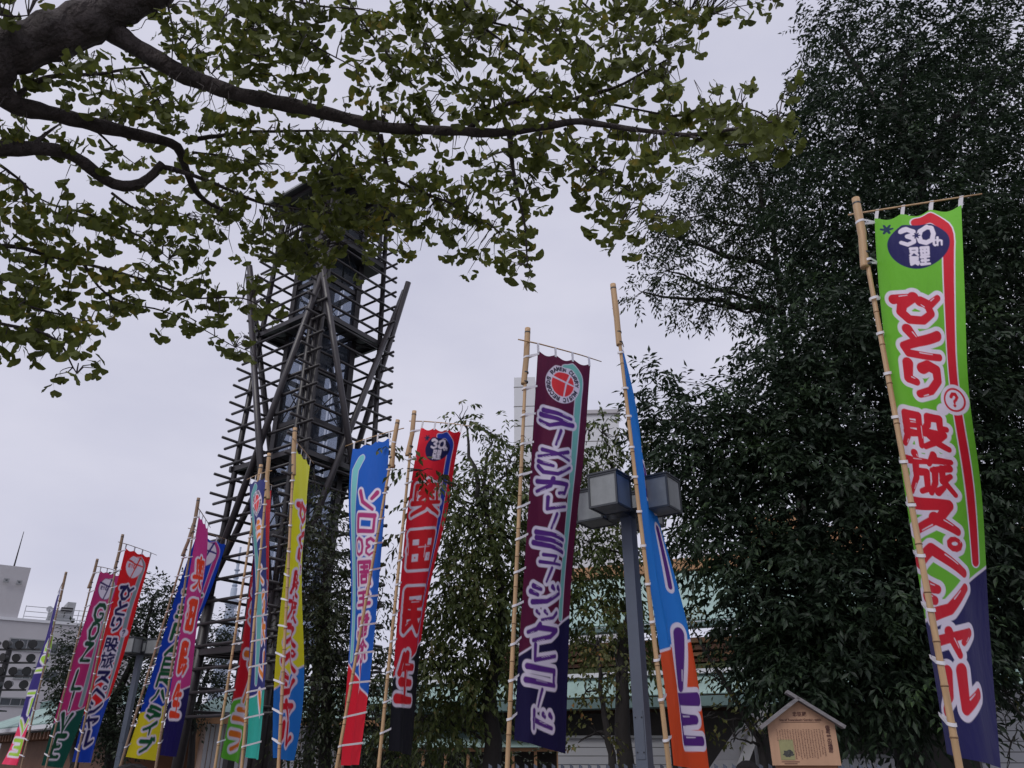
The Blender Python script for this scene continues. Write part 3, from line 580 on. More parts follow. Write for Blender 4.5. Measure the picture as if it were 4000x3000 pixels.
# ---------------------------------------------------------------- banners
G = {  # stroke glyphs in a unit box, y down; each stroke a polyline
'ひ': [[(.02,.24),(.44,.1)],[(.44,.1),(.2,.42),(.16,.68),(.32,.92),(.6,.9),(.8,.66),(.74,.42),(.58,.24)],[(.58,.24),(.78,.36),(.98,.14)]],
'と': [[(.25,.06),(.42,.42)],[(.9,.2),(.42,.46),(.14,.66),(.22,.88),(.92,.9)]],
'り': [[(.18,.12),(.16,.55),(.34,.62)],[(.5,.2),(.62,.1),(.82,.2),(.84,.5),(.66,.8),(.4,.95)]],
'股': [[(.12,.06),(.12,.7),(.04,.95)],[(.12,.06),(.4,.06),(.4,.95)],[(.12,.34),(.4,.34)],[(.12,.6),(.4,.6)],[(.6,.06),(.58,.3),(.5,.42)],[(.6,.06),(.84,.06),(.84,.36),(.97,.36)],[(.5,.54),(.9,.54),(.72,.78),(.48,.96)],[(.6,.6),(.74,.8),(.97,.96)]],
'旅': [[(.22,.02),(.25,.14)],[(.04,.2),(.46,.2)],[(.22,.2),(.2,.6),(.05,.95)],[(.21,.46),(.42,.46),(.4,.86),(.28,.92)],[(.62,.02),(.5,.25)],[(.58,.14),(.97,.14)],[(.92,.3),(.54,.4)],[(.6,.4),(.57,.7),(.46,.95)],[(.76,.34),(.74,.6),(.97,.95)],[(.74,.64),(.92,.5)],[(.6,.92),(.74,.8)]],
'ス': [[(.12,.16),(.84,.16),(.62,.52),(.06,.94)],[(.5,.56),(.95,.92)]],
'ペ': [[(.03,.62),(.36,.28),(.97,.9)],'o'],
'シ': [[(.12,.1),(.36,.22)],[(.05,.4),(.28,.52)],[(.12,.92),(.55,.78),(.95,.22)]],
'ャ': [[(.08,.38),(.92,.18),(.7,.52)],[(.34,.08),(.56,.95)]],
'ル': [[(.3,.08),(.28,.6),(.04,.94)],[(.6,.06),(.6,.88),(.97,.58)]],
'ラ': [[(.12,.08),(.5,.16),(.9,.34)],[(.05,.36),(.5,.48),(.95,.7)],[(.95,.7),(.6,.72),(.3,.92),(.03,.72)]],
'ー': [[(.62,.04),(.5,.5),(.38,.96)]],
'メ': [[(.85,.12),(.5,.5),(.05,.85)],[(.15,.2),(.5,.45),(.9,.85)]],
'ン': [[(.06,.12),(.42,.36)],[(.06,.5),(.2,.85),(.55,.9),(.95,.25)]],
'カ': [[(.05,.32),(.9,.24),(.82,.82),(.62,.9)],[(.44,.04),(.38,.5),(.05,.95)]],
'レ': [[(.22,.06),(.22,.9),(.92,.5)]],
'ミ': [[(.1,.1),(.5,.12),(.95,.3)],[(.12,.4),(.5,.44),(.92,.62)],[(.04,.7),(.5,.76),(.97,.96)]],
'ュ': [[(.15,.2),(.7,.2),(.6,.75)],[(.04,.85),(.96,.85)]],
'ジ': [[(.12,.1),(.36,.22)],[(.05,.4),(.28,.52)],[(.12,.92),(.55,.78),(.95,.28)],[(.68,.02),(.74,.12)],[(.88,.0),(.94,.1)]],
'ッ': [[(.08,.3),(.2,.5)],[(.4,.2),(.5,.42)],[(.9,.2),(.74,.65),(.3,.95)]],
'ク': [[(.4,.03),(.3,.3),(.04,.55)],[(.36,.2),(.92,.2),(.72,.6),(.2,.95)]],
'コ': [[(.06,.16),(.9,.16),(.9,.86)],[(.04,.84),(.92,.86)]],
'ド': [[(.3,.04),(.3,.95)],[(.3,.5),(.9,.72)],[(.62,.1),(.68,.22)],[(.82,.06),(.88,.18)]],
'奥': [[(.5,.0),(.42,.09)],[(.14,.12),(.14,.56)],[(.14,.12),(.86,.12),(.86,.56)],[(.3,.33),(.7,.33)],[(.5,.16),(.5,.56)],[(.34,.2),(.42,.27)],[(.66,.2),(.58,.27)],[(.44,.39),(.3,.52)],[(.56,.39),(.7,.52)],[(.02,.64),(.98,.64)],[(.5,.6),(.4,.8),(.04,.98)],[(.52,.68),(.7,.85),(.98,.98)]],
'田': [[(.1,.08),(.9,.08),(.9,.94),(.1,.94),(.1,.08)],[(.1,.5),(.9,.5)],[(.5,.08),(.5,.94)]],
'民': [[(.14,.06),(.84,.06),(.84,.36)],[(.14,.36),(.84,.36)],[(.14,.06),(.14,.94),(.44,.8)],[(.14,.6),(.92,.6)],[(.48,.36),(.56,.7),(.82,.95),(.95,.76)]],
'生': [[(.3,.03),(.08,.4)],[(.22,.25),(.9,.25)],[(.52,.0),(.52,.93)],[(.18,.58),(.86,.58)],[(.02,.94),(.98,.94)]],
'ソ': [[(.1,.1),(.32,.42)],[(.9,.06),(.72,.6),(.25,.96)]],
'ロ': [[(.1,.1),(.9,.1),(.9,.92),(.1,.92),(.1,.1)]],
'周': [[(.14,.06),(.14,.7),(.04,.95)],[(.14,.06),(.9,.06),(.9,.94)],[(.32,.25),(.72,.25)],[(.52,.14),(.52,.44)],[(.28,.44),(.76,.44)],[(.36,.6),(.7,.6),(.7,.84),(.36,.84),(.36,.6)]],
'年': [[(.3,.02),(.08,.32)],[(.25,.16),(.92,.16)],[(.3,.4),(.86,.4)],[(.3,.4),(.3,.66)],[(.02,.68),(.98,.68)],[(.58,.16),(.58,.99)]],
'記': [[(.1,.1),(.4,.1)],[(.04,.26),(.46,.26)],[(.1,.42),(.4,.42)],[(.1,.56),(.4,.56)],[(.12,.7),(.38,.7),(.38,.92),(.12,.92),(.12,.7)],[(.55,.14),(.9,.14),(.9,.46),(.58,.46)],[(.58,.46),(.58,.9),(.95,.9),(.96,.72)]],
'念': [[(.5,.02),(.04,.38)],[(.5,.02),(.96,.38)],[(.32,.3),(.68,.3)],[(.3,.44),(.7,.44),(.55,.6)],[(.1,.7),(.04,.9)],[(.3,.66),(.34,.94),(.7,.94),(.72,.8)],[(.5,.62),(.56,.78)],[(.86,.66),(.96,.86)]],
'イ': [[(.84,.05),(.5,.4),(.05,.6)],[(.52,.4),(.52,.96)]],
'ブ': [[(.06,.22),(.8,.22),(.62,.65),(.15,.96)],[(.78,.02),(.84,.12)],[(.92,.0),(.97,.1)]],
'サ': [[(.04,.32),(.96,.32)],[(.3,.06),(.3,.58)],[(.7,.06),(.68,.6),(.35,.96)]],
'ハ': [[(.36,.2),(.28,.6),(.05,.9)],[(.6,.2),(.75,.55),(.95,.88)]],
'フ': [[(.06,.16),(.86,.16),(.66,.6),(.2,.95)]],
'マ': [[(.05,.16),(.92,.16),(.5,.62)],[(.35,.5),(.65,.9)]],
'ニ': [[(.2,.2),(.8,.2)],[(.05,.85),(.95,.85)]],
'?': [[(.2,.28),(.35,.1),(.65,.1),(.8,.3),(.66,.5),(.5,.6),(.5,.7)],[(.5,.92),(.5,.925)]],
'A': [[(.04,.96),(.5,.04),(.96,.96)],[(.22,.64),(.78,.64)]], 'C': [[(.92,.2),(.7,.04),(.3,.04),(.06,.3),(.06,.7),(.3,.96),(.7,.96),(.92,.8)]],
'D': [[(.1,.04),(.1,.96),(.6,.96),(.92,.7),(.92,.3),(.6,.04),(.1,.04)]], 'E': [[(.9,.05),(.1,.05),(.1,.95),(.9,.95)],[(.1,.5),(.75,.5)]],
'G': [[(.9,.2),(.66,.04),(.3,.06),(.06,.32),(.06,.7),(.3,.95),(.7,.95),(.9,.78),(.88,.56),(.56,.56)]], 'I': [[(.5,.04),(.5,.96)]], 'L': [[(.2,.04),(.14,.94),(.9,.94)]],
'M': [[(.06,.96),(.1,.04),(.5,.7),(.9,.04),(.94,.96)]], 'N': [[(.08,.96),(.08,.04),(.92,.96),(.92,.04)]], 'O': [[(.5,.04),(.18,.14),(.05,.5),(.18,.86),(.5,.96),(.82,.86),(.95,.5),(.82,.14),(.5,.04)]],
'R': [[(.1,.96),(.1,.04),(.66,.04),(.88,.2),(.84,.42),(.6,.52),(.1,.52)],[(.5,.52),(.92,.96)]], 'S': [[(.88,.16),(.6,.04),(.25,.08),(.12,.28),(.3,.46),(.7,.54),(.9,.72),(.75,.92),(.4,.97),(.08,.84)]],
'U': [[(.08,.04),(.08,.66),(.28,.94),(.72,.94),(.92,.66),(.92,.04)]], 'V': [[(.04,.06),(.45,.94),(.92,.06)]], 'Y': [[(.04,.04),(.5,.5),(.96,.04)],[(.5,.5),(.5,.96)]], 'Z': [[(.1,.06),(.85,.06),(.1,.92),(.95,.92)]],
'0': [[(.5,.04),(.16,.16),(.06,.5),(.16,.84),(.5,.96),(.84,.84),(.94,.5),(.84,.16),(.5,.04)]], '1': [[(.25,.22),(.55,.05),(.55,.96)]],
'3': [[(.1,.16),(.45,.03),(.84,.14),(.84,.36),(.5,.48),(.86,.6),(.9,.84),(.5,.98),(.08,.84)]],
't': [[(.45,.04),(.45,.8),(.62,.96),(.85,.9)],[(.1,.34),(.85,.34)]], 'h': [[(.15,.02),(.15,.96)],[(.15,.55),(.45,.38),(.8,.48),(.8,.96)]],
'只': [[(.15,.08),(.85,.08),(.85,.5),(.15,.5),(.15,.08)],[(.35,.55),(.08,.95)],[(.62,.55),(.92,.95)]], '王': [[(.06,.06),(.94,.06)],[(.12,.5),(.88,.5)],[(.02,.94),(.98,.94)],[(.5,.06),(.5,.94)]],
}
class Canvas:
    def __init__(s, x, y, base): s.x, s.y = x, y; s.c = np.empty((len(y), len(x), 3)); s.c[:] = base; s.aa = max(x[1] - x[0], y[1] - y[0]) * .9
    def sl(s, x0, y0, x1, y1):
        i0, i1 = np.searchsorted(s.x, [x0, x1]); j0, j1 = np.searchsorted(s.y, [y0, y1]); return slice(j0, j1), slice(i0, i1)
    def dist(s, strokes, hw, pad):
        xs = [p[0] for k in strokes for p in k]; ys = [p[1] for k in strokes for p in k]; q = hw * 1.3 + pad + s.aa
        J, I = s.sl(min(xs) - q, min(ys) - q, max(xs) + q, max(ys) + q); X, Y = np.meshgrid(s.x[I], s.y[J]); D = np.full(X.shape, 9.0)
        if D.size == 0: return J, I, D
        for k in strokes:
            n = len(k)
            for i in range(n - 1):
                (ax, ay), (bx, by) = k[i][:2], k[i + 1][:2]; dx, dy = bx - ax, by - ay; L2 = dx * dx + dy * dy + 1e-12
                tt = np.clip(((X - ax) * dx + (Y - ay) * dy) / L2, 0, 1); r0, r1 = (1.18 - .38 * i / (n - 1)), (1.18 - .38 * (i + 1) / (n - 1))
                D = np.minimum(D, np.hypot(X - ax - tt * dx, Y - ay - tt * dy) - hw * (r0 + (r1 - r0) * tt))
        return J, I, D
    def put(s, JI, D, off, c):
        J, I = JI; a = np.clip(.5 - (D - off) / s.aa, 0, 1)[..., None]; s.c[J, I] = s.c[J, I] * (1 - a) + np.array(c) * a
    def stroke(s, pts, hw, c, oc=None, ow=0):
        J, I, D = s.dist([pts], hw, ow)
        if oc: s.put((J, I), D, ow, oc)
        s.put((J, I), D, 0, c)
    def disc(s, cx, cy, rx, ry, c, wob=0.0):
        J, I = s.sl(cx - rx * 1.2, cy - ry * 1.2, cx + rx * 1.2, cy + ry * 1.2); X, Y = np.meshgrid(s.x[I] - cx, s.y[J] - cy); th = np.arctan2(Y, X)
        s.put((J, I), (np.hypot(X / rx, Y / ry) - 1 - wob * (np.sin(2 * th + 1) * .5 + np.sin(3 * th + 2) * .5)) * min(rx, ry), 0, c)
    def place(s, ch, x0, y0, x1, y1, rot=0.0, c0=None, ring=False):
        o = []
        for k in G[ch]:
            if k == 'o':
                if not ring: continue
                cx, cy, r = .84, .16, .13; k = [(cx + r * math.cos(a * .7), cy + r * math.sin(a * .7)) for a in range(10)]
            q = [(x0 + p[0] * (x1 - x0), y0 + p[1] * (y1 - y0)) for p in k]
            if rot: q = [(c0[0] + (p[0] - c0[0]) * math.cos(rot) - (p[1] - c0[1]) * math.sin(rot), c0[1] + (p[0] - c0[0]) * math.sin(rot) + (p[1] - c0[1]) * math.cos(rot)) for p in q]
            o.append(q)
        return o
    def text(s, items, fill, outline, ow, hwk, hi=None):    # outlines of the whole word first, then the fills, then brush highlights
        ds = []
        for ch, x0, y0, x1, y1 in items:
            st = s.place(ch, x0, y0, x1, y1); k = len(G[ch]); hw = hwk * math.sqrt((x1 - x0) * (y1 - y0)) * (1.0 if k < 4 else .92 if k < 6 else .74 if k < 9 else .62); ds.append((st, hw, s.dist(st, hw, ow)))
            if 'o' in G[ch]: st = s.place(ch, x0, y0, x1, y1, ring=True)[-1:]; ds.append((st, hw * .5, s.dist(st, hw * .5, ow)))
        for st, hw, (J, I, D) in ds: s.put((J, I), D, ow, outline)
        for st, hw, (J, I, D) in ds: s.put((J, I), D, 0, fill)
        if hi:
            for st, hw, _ in ds:
                for k in st[:3]:
                    if len(k) > 1 and hw > .02:
                        a, b = k[-2], k[-1]; d = (b[0] - a[0], b[1] - a[1]); L_ = math.hypot(*d) + 1e-9; nx, ny = d[1] / L_ * hw * .55, -d[0] / L_ * hw * .55
                        s.stroke([(a[0] + d[0] * .35 + nx, a[1] + d[1] * .35 + ny), (a[0] + d[0] * .75 + nx, a[1] + d[1] * .75 + ny)], hw * .09, hi)

WHT = lin(196, 188, 216, 1.5)
def cl(r, g, b): return lin(r, g, b, 1.25)
def logo30(cv, cx, cy, r, navy):
    f = lambda px, py, q, c: [cv.stroke([(px, py), (px + q * math.cos(a), py + q * math.sin(a))], q * .28, c) for a in [k * math.pi / 3 for k in range(6)]]
    f(cx - r * 1.02, cy - r * .78, r * .2, lin(25, 50, 80, 1.2))
    cv.disc(cx, cy, r, r * .86, navy, .06)
    for ch, x, w_ in (('3', -.56, .5), ('0', .02, .56)):
        st = cv.place(ch, cx + x * r, cy - .66 * r, cx + (x + w_) * r, cy - .02 * r); J, I, D = cv.dist(st, r * .085, 0); cv.put((J, I), D, 0, WHT)
    f(cx - .02 * r, cy - .38 * r, r * .11, navy)
    for ch, x in (('t', .46), ('h', .64)):
        st = cv.place(ch, cx + x * r, cy - .2 * r, cx + (x + .2) * r, cy + .1 * r); J, I, D = cv.dist(st, r * .035, 0); cv.put((J, I), D, 0, WHT)
    for i, ch in enumerate('只田民王'):
        x0 = cx - .28 * r + (i % 2) * .36 * r; y0 = cy + .1 * r + (i // 2) * .33 * r; st = cv.place(ch, x0, y0, x0 + .3 * r, y0 + .28 * r); J, I, D = cv.dist(st, r * .045, 0); cv.put((J, I), D, 0, WHT)
def logoE10(cv, cx, cy, r, line):
    cv.disc(cx, cy, r * 1.05, r * 1.05, line); cv.disc(cx, cy, r, r, WHT)
    cv.stroke([(cx - r * .95, cy - r * .5), (cx, cy - r * .28), (cx + r * .95, cy - r * .22)], r * .085, line)
    cv.stroke([(cx + r * .45, cy - r * .95), (cx + r * .2, cy), (cx - r * .12, cy + r * .98)], r * .085, line)
    for i, ch in enumerate('E10'): J, I, D = cv.dist(cv.place(ch, cx - r * .75 + i * r * .3, cy - r * .16, cx - r * .52 + i * r * .3, cy + r * .14), r * .05, 0); cv.put((J, I), D, 0, line)
def logoRing(cv, cx, cy, r, red=None):
    ink = lin(25, 22, 45, 1.2); cv.disc(cx, cy, r * 1.04, r * 1.04, WHT, .02); cv.disc(cx, cy, r * .68, r * .68, red or cl(215, 55, 60))
    cv.stroke([(cx - r * .66, cy - r * .3), (cx - r * .3, cy - r * .22), (cx + r * .7, cy + r * .0)], r * .045, WHT); cv.stroke([(cx + r * .42, cy - r * .55), (cx + r * .2, cy), (cx + r * .1, cy + r * .66)], r * .05, WHT)
    word = 'RAMEN CURRY MUSIC RECORDS '
    for i, ch in enumerate(word):
        if ch == ' ': continue
        a = R(-52) + 2 * math.pi * i / len(word); hgt = r * .2; x0 = cx - r * .082; y0 = cy - r * .96
        J, I, D = cv.dist(cv.place(ch, x0, y0, x0 + r * .16, y0 + hgt, a, (cx, cy)), r * .033, 0); cv.put((J, I), D, 0, ink)

def cloth_mat():
    m = bpy.data.materials.new('printed_polyester'); m.use_nodes = True; t = m.node_tree; b = t.nodes['Principled BSDF']; out = t.nodes['Material Output']
    a = t.nodes.new('ShaderNodeVertexColor'); a.layer_name = 'print'; t.links.new(a.outputs['Color'], b.inputs['Base Color']); b.inputs['Roughness'].default_value = .55; b.inputs['Specular IOR Level'].default_value = .25
    g = t.nodes.new('ShaderNodeTexCoord'); n = t.nodes.new('ShaderNodeTexNoise'); n.inputs['Scale'].default_value = 5; n.inputs['Detail'].default_value = 4; mp_ = t.nodes.new('ShaderNodeMapping'); mp_.inputs['Scale'].default_value = (1.6, 1.6, .5)
    t.links.new(g.outputs['Object'], mp_.inputs[0]); t.links.new(mp_.outputs[0], n.inputs['Vector']); bp = t.nodes.new('ShaderNodeBump'); bp.inputs['Strength'].default_value = .5; bp.inputs['Distance'].default_value = .03
    t.links.new(n.outputs['Fac'], bp.inputs['Height']); t.links.new(bp.outputs[0], b.inputs['Normal'])
    tr = t.nodes.new('ShaderNodeBsdfTranslucent'); t.links.new(a.outputs['Color'], tr.inputs['Color']); mx = t.nodes.new('ShaderNodeMixShader'); mx.inputs[0].default_value = .22
    t.links.new(b.outputs[0], mx.inputs[1]); t.links.new(tr.outputs[0], mx.inputs[2]); t.links.new(mx.outputs[0], out.inputs['Surface']); return m
M_cloth = cloth_mat()
M_bamboo = mat('bamboo', (.47, .30, .155), .45, .22, 3, .1, 30, stretch=(8, 8, .6), space='World')
M_bambooD = mat('darker_bamboo', (.25, .165, .105), .55, .25, 3, .1, 30, stretch=(8, 8, .6), space='World')  # darker brown bamboo for the far left banner poles
M_node = mat('bamboo_node', (.20, .11, .05), .6, .2, 8)
M_tie = mat('white_ribbon', (.72, .70, .74), .7, .05, 20)
M_band = mat('dark_tape', (.03, .035, .04), .5)

def banner(B):
    Y = B['Y']; W, Lh = B.get('W', .9), 5.0
    tp, bt = P(*B['top'], Y), P(*B['bot'], Y); d = (bt - tp); foot = tp + d * (tp.z / (tp.z - bt.z)); foot.z = 0.0
    t = tag(empty('nobori_banner', foot), B['label'], 'banner', 'tall festival banners on bamboo poles')
    mb_ = B.get('bam', M_bamboo)
    # pole: jointed bamboo, thinner below a thick sleeve at the top
    Lp = (foot - tp).length; ax = (tp - foot).normalized(); pts, rad = [], []; z = 0.0; r = random.Random(B['bot'][0]); nodes = []
    while z < Lp - .05:
        seg = r.uniform(.30, .42); k = 1 - .25 * z / Lp; r0 = .0275 * k
        pts += [foot + ax * (z + .004), foot + ax * (z + .02), foot + ax * min(Lp, z + seg - .02)]; rad += [r0 * 1.1, r0, r0 * .985]; nodes.append((z + seg, r0)); z += seg
    po = MB().tube(pts, rad, 12).build('pole', mb_, t, True)
    for zz, r0 in nodes:
        if zz < Lp - 1: MB().tube([foot + ax * (zz - .007), foot + ax * zz, foot + ax * (zz + .007)], [r0 * 1.03, r0 * 1.2, r0 * 1.05], 12).build('node', M_node, po)
    sl = P(*B['sleeve'], Y); ls = (tp - sl).length
    MB().tube([sl, sl + ax * .02, tp - ax * (ls * .52), tp - ax * (ls * .5), tp - ax * .02, tp + ax * .03], [.037, .0385, .038, .0405, .038, .0375], 14).build('sleeve', mb_, t, True)
    for q in (.03, ls * .78, ls * .95): MB().tube([tp - ax * q, tp - ax * (q + .018)], .0405, 12).build('tape', M_band, t)
    # cloth surface: pole-side edge E(t) and free edge Fr(t)
    st = B['edge']; dy = B.get('dy', .05); E_, F_, T_ = [], [], []
    C0 = np.array([0, 0, EYE])
    for (eu, ev, fu, fv, sgn) in st:
        e = P(eu, ev, Y + dy); dd = ray(fu, fv).normalized(); oc = Vector((0, 0, EYE)) - e; b = oc.dot(dd); c = oc.dot(oc) - (W * abs(B.get('shrink', .97))) ** 2; disc = b * b - c
        lam = -b + (math.copysign(math.sqrt(max(disc, 0)), sgn)); f = Vector((0, 0, EYE)) + dd * lam; E_.append(e); F_.append(f)
    E_ = np.array(E_); F_ = np.array(F_); s_ = np.r_[0, np.cumsum(np.linalg.norm(np.diff(E_, axis=0), axis=1))]; T_ = s_ / s_[-1]; Lh = s_[-1]
    cell = max(.0055, .00092 * Y); ns = int(W / cell) + 1; n_t = int(Lh / (cell * 1.05)) + 1
    tt = np.linspace(0, 1, n_t); deg = min(3, len(st) - 1)
    fit = lambda A: np.stack([np.polyval(np.polyfit(T_, A[:, k], deg), tt) for k in range(3)], 1)
    Ec, Fc_ = fit(E_), fit(F_); s = np.linspace(0, 1, ns)
    Pp = Ec[:, None] * (1 - s)[None, :, None] + Fc_[:, None] * s[None, :, None]
    ed = Fc_ - Ec; nrm = np.cross(ed, np.gradient(Ec, axis=0)); nrm /= np.linalg.norm(nrm, axis=1)[:, None] + 1e-9
    ph = B['bot'][0] * .013; A = B.get('amp', .035) * 1.35
    ss, t2 = np.meshgrid(s, tt)
    wv = A * (np.sin(ss * 5.2 + t2 * 3.1 + ph) * .8 + np.sin(ss * 11 - t2 * 5 + ph * 2) * .35 + .5 * np.sin(t2 * 9 + ss * 2 + ph)) * np.minimum(1, ss * 4 + .15) * np.clip(t2 * 3 + .1, 0, 1)
    sag = np.clip(1 - t2 * 14, 0, 1) * .05 * np.abs(np.sin(ss * math.pi * 3)) ** 1.3         # scallops between the hanging loops
    Pp = Pp + nrm[:, None, :] * wv[..., None]; Pp[..., 2] -= sag
    x, y = s * W, tt * Lh; cv = Canvas(x, y, B['c1'])
    gu, gv = project(Pp)
    def tv(v, sx=.45): j = min(ns - 1, int(sx * (ns - 1))); return float(np.interp(v, gv[:, j], y))
    # two-colour ground
    ya, yb = tv(B['split'][0], .05), tv(B['split'][1], .95); line = ya + (yb - ya) * (x / W)
    B['art'](cv, W, Lh, tv, line, B)
    me = arr_mesh('cloth', Pp.reshape(-1, 3), (lambda i: np.stack([i[:-1, :-1], i[:-1, 1:], i[1:, 1:], i[1:, :-1]], -1).reshape(-1, 4))(np.arange(n_t * ns).reshape(n_t, ns)), True)
    ca = me.color_attributes.new('print', 'FLOAT_COLOR', 'POINT'); ca.data.foreach_set('color', np.concatenate([cv.c.reshape(-1, 3), np.ones((n_t * ns, 1))], 1).astype(np.float32).ravel())
    obj('cloth', me, M_cloth, t)
    # crossbar and hanging loops
    if 'bar' in B:
        u0, v0, u1, v1 = B['bar']; e0, f0 = Vector(Ec[0]), Vector(Fc_[0]); hd = (f0 - e0).normalized()
        A_, B_ = e0 + Vector((0, 0, .085)), f0 + Vector((0, 0, .085)); dr = (B_ - A_).normalized(); pc = foot + ax * ((A_.z - foot.z) / ax.z); back = max(.1, (A_ - pc).dot(dr)) + .17
        q0, q1 = A_ - dr * back, B_ + dr * .2; q0.y -= .0; bow = B.get('bow', .02); mid = q0.lerp(q1, .5) + Vector((0, 0, bow))
        MB().tube([q0, q0.lerp(mid, .5) + Vector((0, 0, bow * .4)), mid, mid.lerp(q1, .5) + Vector((0, 0, bow * .4)), q1], [.009, .0095, .009, .008, .006], 8).build('crossbar', mb_, t, True)
        for k in range(4):
            a = Vector(Pp[0, min(ns - 1, int((k / 3 * .97 + .015) * (ns - 1)))]); fr = min(1, max(0, (a - q0).dot(dr) / (q1 - q0).length)); best = q0.lerp(q1, fr) + Vector((0, 0, bow * (1 - (2 * fr - 1) ** 2)))
            wd = hd * .018; MB().add([a - wd - Vector((0, 0, .03)), a + wd - Vector((0, 0, .03)), best + wd + Vector((0, -.011, .008)), best - wd + Vector((0, -.011, .008)), best + wd + Vector((0, .012, -.004)), best - wd + Vector((0, .012, -.004)), a + wd + Vector((0, .006, -.03)), a - wd + Vector((0, .006, -.03))], [(0, 1, 2, 3), (3, 2, 4, 5), (5, 4, 6, 7)]).build('hanging_loop', M_tie, t)
    # ribbon ties round the pole
    nt_ = 12
    for k in range(nt_):
        tk = (k + .35) / nt_ if k else .012; j = int(tk * (n_t - 1)); e = Vector(Pp[j, 0]); z = e.z - (.03 + .05 * r.random()); c = foot + ax * ((z - foot.z) / ax.z); rr = .034 * (1.25 if tk < .2 else 1.0); out = e - c; out.z = 0; L_ = max(out.length, .05); out.normalize(); sd_ = Vector((-out.y, out.x, 0)); ring = []
        for q in range(13):
            a_ = R(60) + q * R(240) / 12; p = c + out * (math.cos(a_) * rr) + sd_ * (math.sin(a_) * rr); p.z = c.z + math.cos(a_) * .012; ring.append(p)
        ring = [e + out * .02] + ring + [e + out * .021 + Vector((0, 0, .004))]; hh = Vector((0, 0, .013)); n = len(ring)
        MB().add([p - hh for p in ring] + [p + hh for p in ring], [(i, i + 1, n + i + 1, n + i) for i in range(n - 1)]).build('tie', M_tie, t)
    return t

def ground2(cv, line, c2, W, white=True):
    D = line[None, :] - cv.y[:, None]; a = np.clip(.5 - D / cv.aa, 0, 1)[..., None]; cv.c = cv.c * (1 - a) + np.array(c2) * a
    if white: b = np.clip(.5 - (np.abs(D) - .014) / cv.aa, 0, 1)[..., None]; cv.c = cv.c * (1 - b) + np.array(WHT) * b
def column(chars, tv, vs, x0, x1, sx=.45, jit=None):
    out = []
    for i, ch in enumerate(chars):
        a, b = tv(vs[i][0], sx), tv(vs[i][1], sx); dx = vs[i][2] if len(vs[i]) > 2 else 0; wk = vs[i][3] if len(vs[i]) > 3 else 1; m = (x0 + x1) / 2 + dx; h = (x1 - x0) / 2 * wk; out.append((ch, m - h, a, m + h, b))
    return out
def even(v0, v1, n, gap=.08): h = (v1 - v0) / n; return [(v0 + i * h + h * gap, v0 + (i + 1) * h - h * gap) for i in range(n)]
def hook(cv, W, tv, cx, cy, r, v1, c, oc=None, side=.84):
    x = side * W; pl_ = [(cx + r * .1, cy - r * .98), (cx + r * .7, cy - r * 1.0), (x + .02, cy - r * .45), (x, cy + r * .8), (x - .015, tv(v1) * .4 + cy * .6), (x + .01, tv(v1) * .7), (x + .0, tv(v1))]
    for _ in range(2): pl_ = pl_[:1] + [q for i in range(len(pl_) - 1) for q in ((pl_[i][0] * .75 + pl_[i + 1][0] * .25, pl_[i][1] * .75 + pl_[i + 1][1] * .25), (pl_[i][0] * .25 + pl_[i + 1][0] * .75, pl_[i][1] * .25 + pl_[i + 1][1] * .75))] + pl_[-1:]
    cv.stroke(pl_, .05, c, oc or WHT, .012)
RED = cl(192, 28, 45); NAVY = cl(30, 28, 82)
def art_green(cv, W, L_, tv, line, B):
    cy = tv(958); hook(cv, W, tv, .4, cy, .29, 2195, RED); ground2(cv, line, NAVY, W); logo30(cv, .43, cy, .30, NAVY)
    vs = [(1150, 1262), (1285, 1402), (1412, 1550), (1622, 1752, -.04, 1.12), (1775, 1935, -.04, 1.12), (1950, 2085, -.07, 1.15), (2100, 2255, -.07, 1.15), (2268, 2410, -.06, 1.12), (2455, 2565, -.01, .85), (2610, 2790, -.04, 1.05)]
    cv.text(column('ひとり股旅スペシャル', tv, vs, .14, .60), RED, WHT, .042, .122, WHT)
    qc = (.70, tv(1562, .8)); cv.disc(qc[0], qc[1], .155, .15, WHT); cv.disc(qc[0] - .14, qc[1] + .1, .07, .06, WHT); cv.disc(qc[0], qc[1], .12, .118, RED); cv.disc(qc[0], qc[1], .1, .098, WHT)
    cv.text([('?', qc[0] - .055, qc[1] - .07, qc[0] + .055, qc[1] + .07)], RED, WHT, 0, .13)
def art_maroon(cv, W, L_, tv, line, B):
    cy = tv(1500, .5); T = cl(118, 182, 172); hook(cv, W, tv, .45, cy, .28, 2400, T, side=.80); ground2(cv, line, cl(26, 22, 62), W); logoRing(cv, .45, cy, .275)
    vs = [(1615, 1665), (1675, 1735, .03, .6), (1755, 1788), (1795, 1850), (1862, 1925), (1930, 1988, .0, .7)]
    vs = [(1605, 1670), (1678, 1740, .02, .55), (1752, 1795), (1802, 1856), (1868, 1930), (1942, 1996, .04, .8), (2003, 2066, .03, .5), (2078, 2150), (2160, 2205, .05, .7), (2215, 2275, .03, .5), (2288, 2365), (2378, 2425, .05, .75), (2440, 2512), (2520, 2590, .02, .9), (2600, 2680), (2690, 2765, .0, .5), (2780, 2855)]
    cv.text(column('ラーメンカレーミュージックレコード', tv, vs, .10, .68), cl(84, 42, 122), WHT, .040, .084, WHT)
def art_sky(cv, W, L_, tv, line, B):
    ground2(cv, line, cl(205, 72, 30), W); PU = cl(78, 30, 115)
    cv.text(column('ーE', tv, [(2470, 2690), (2720, 2900)], .42, .86, .5), PU, WHT, .05, .13, WHT)
    cv.text(column('スペー', tv, [(1560, 1760), (1800, 2010), (2060, 2300)], .62, .88, .8), PU, WHT, .04, .11)
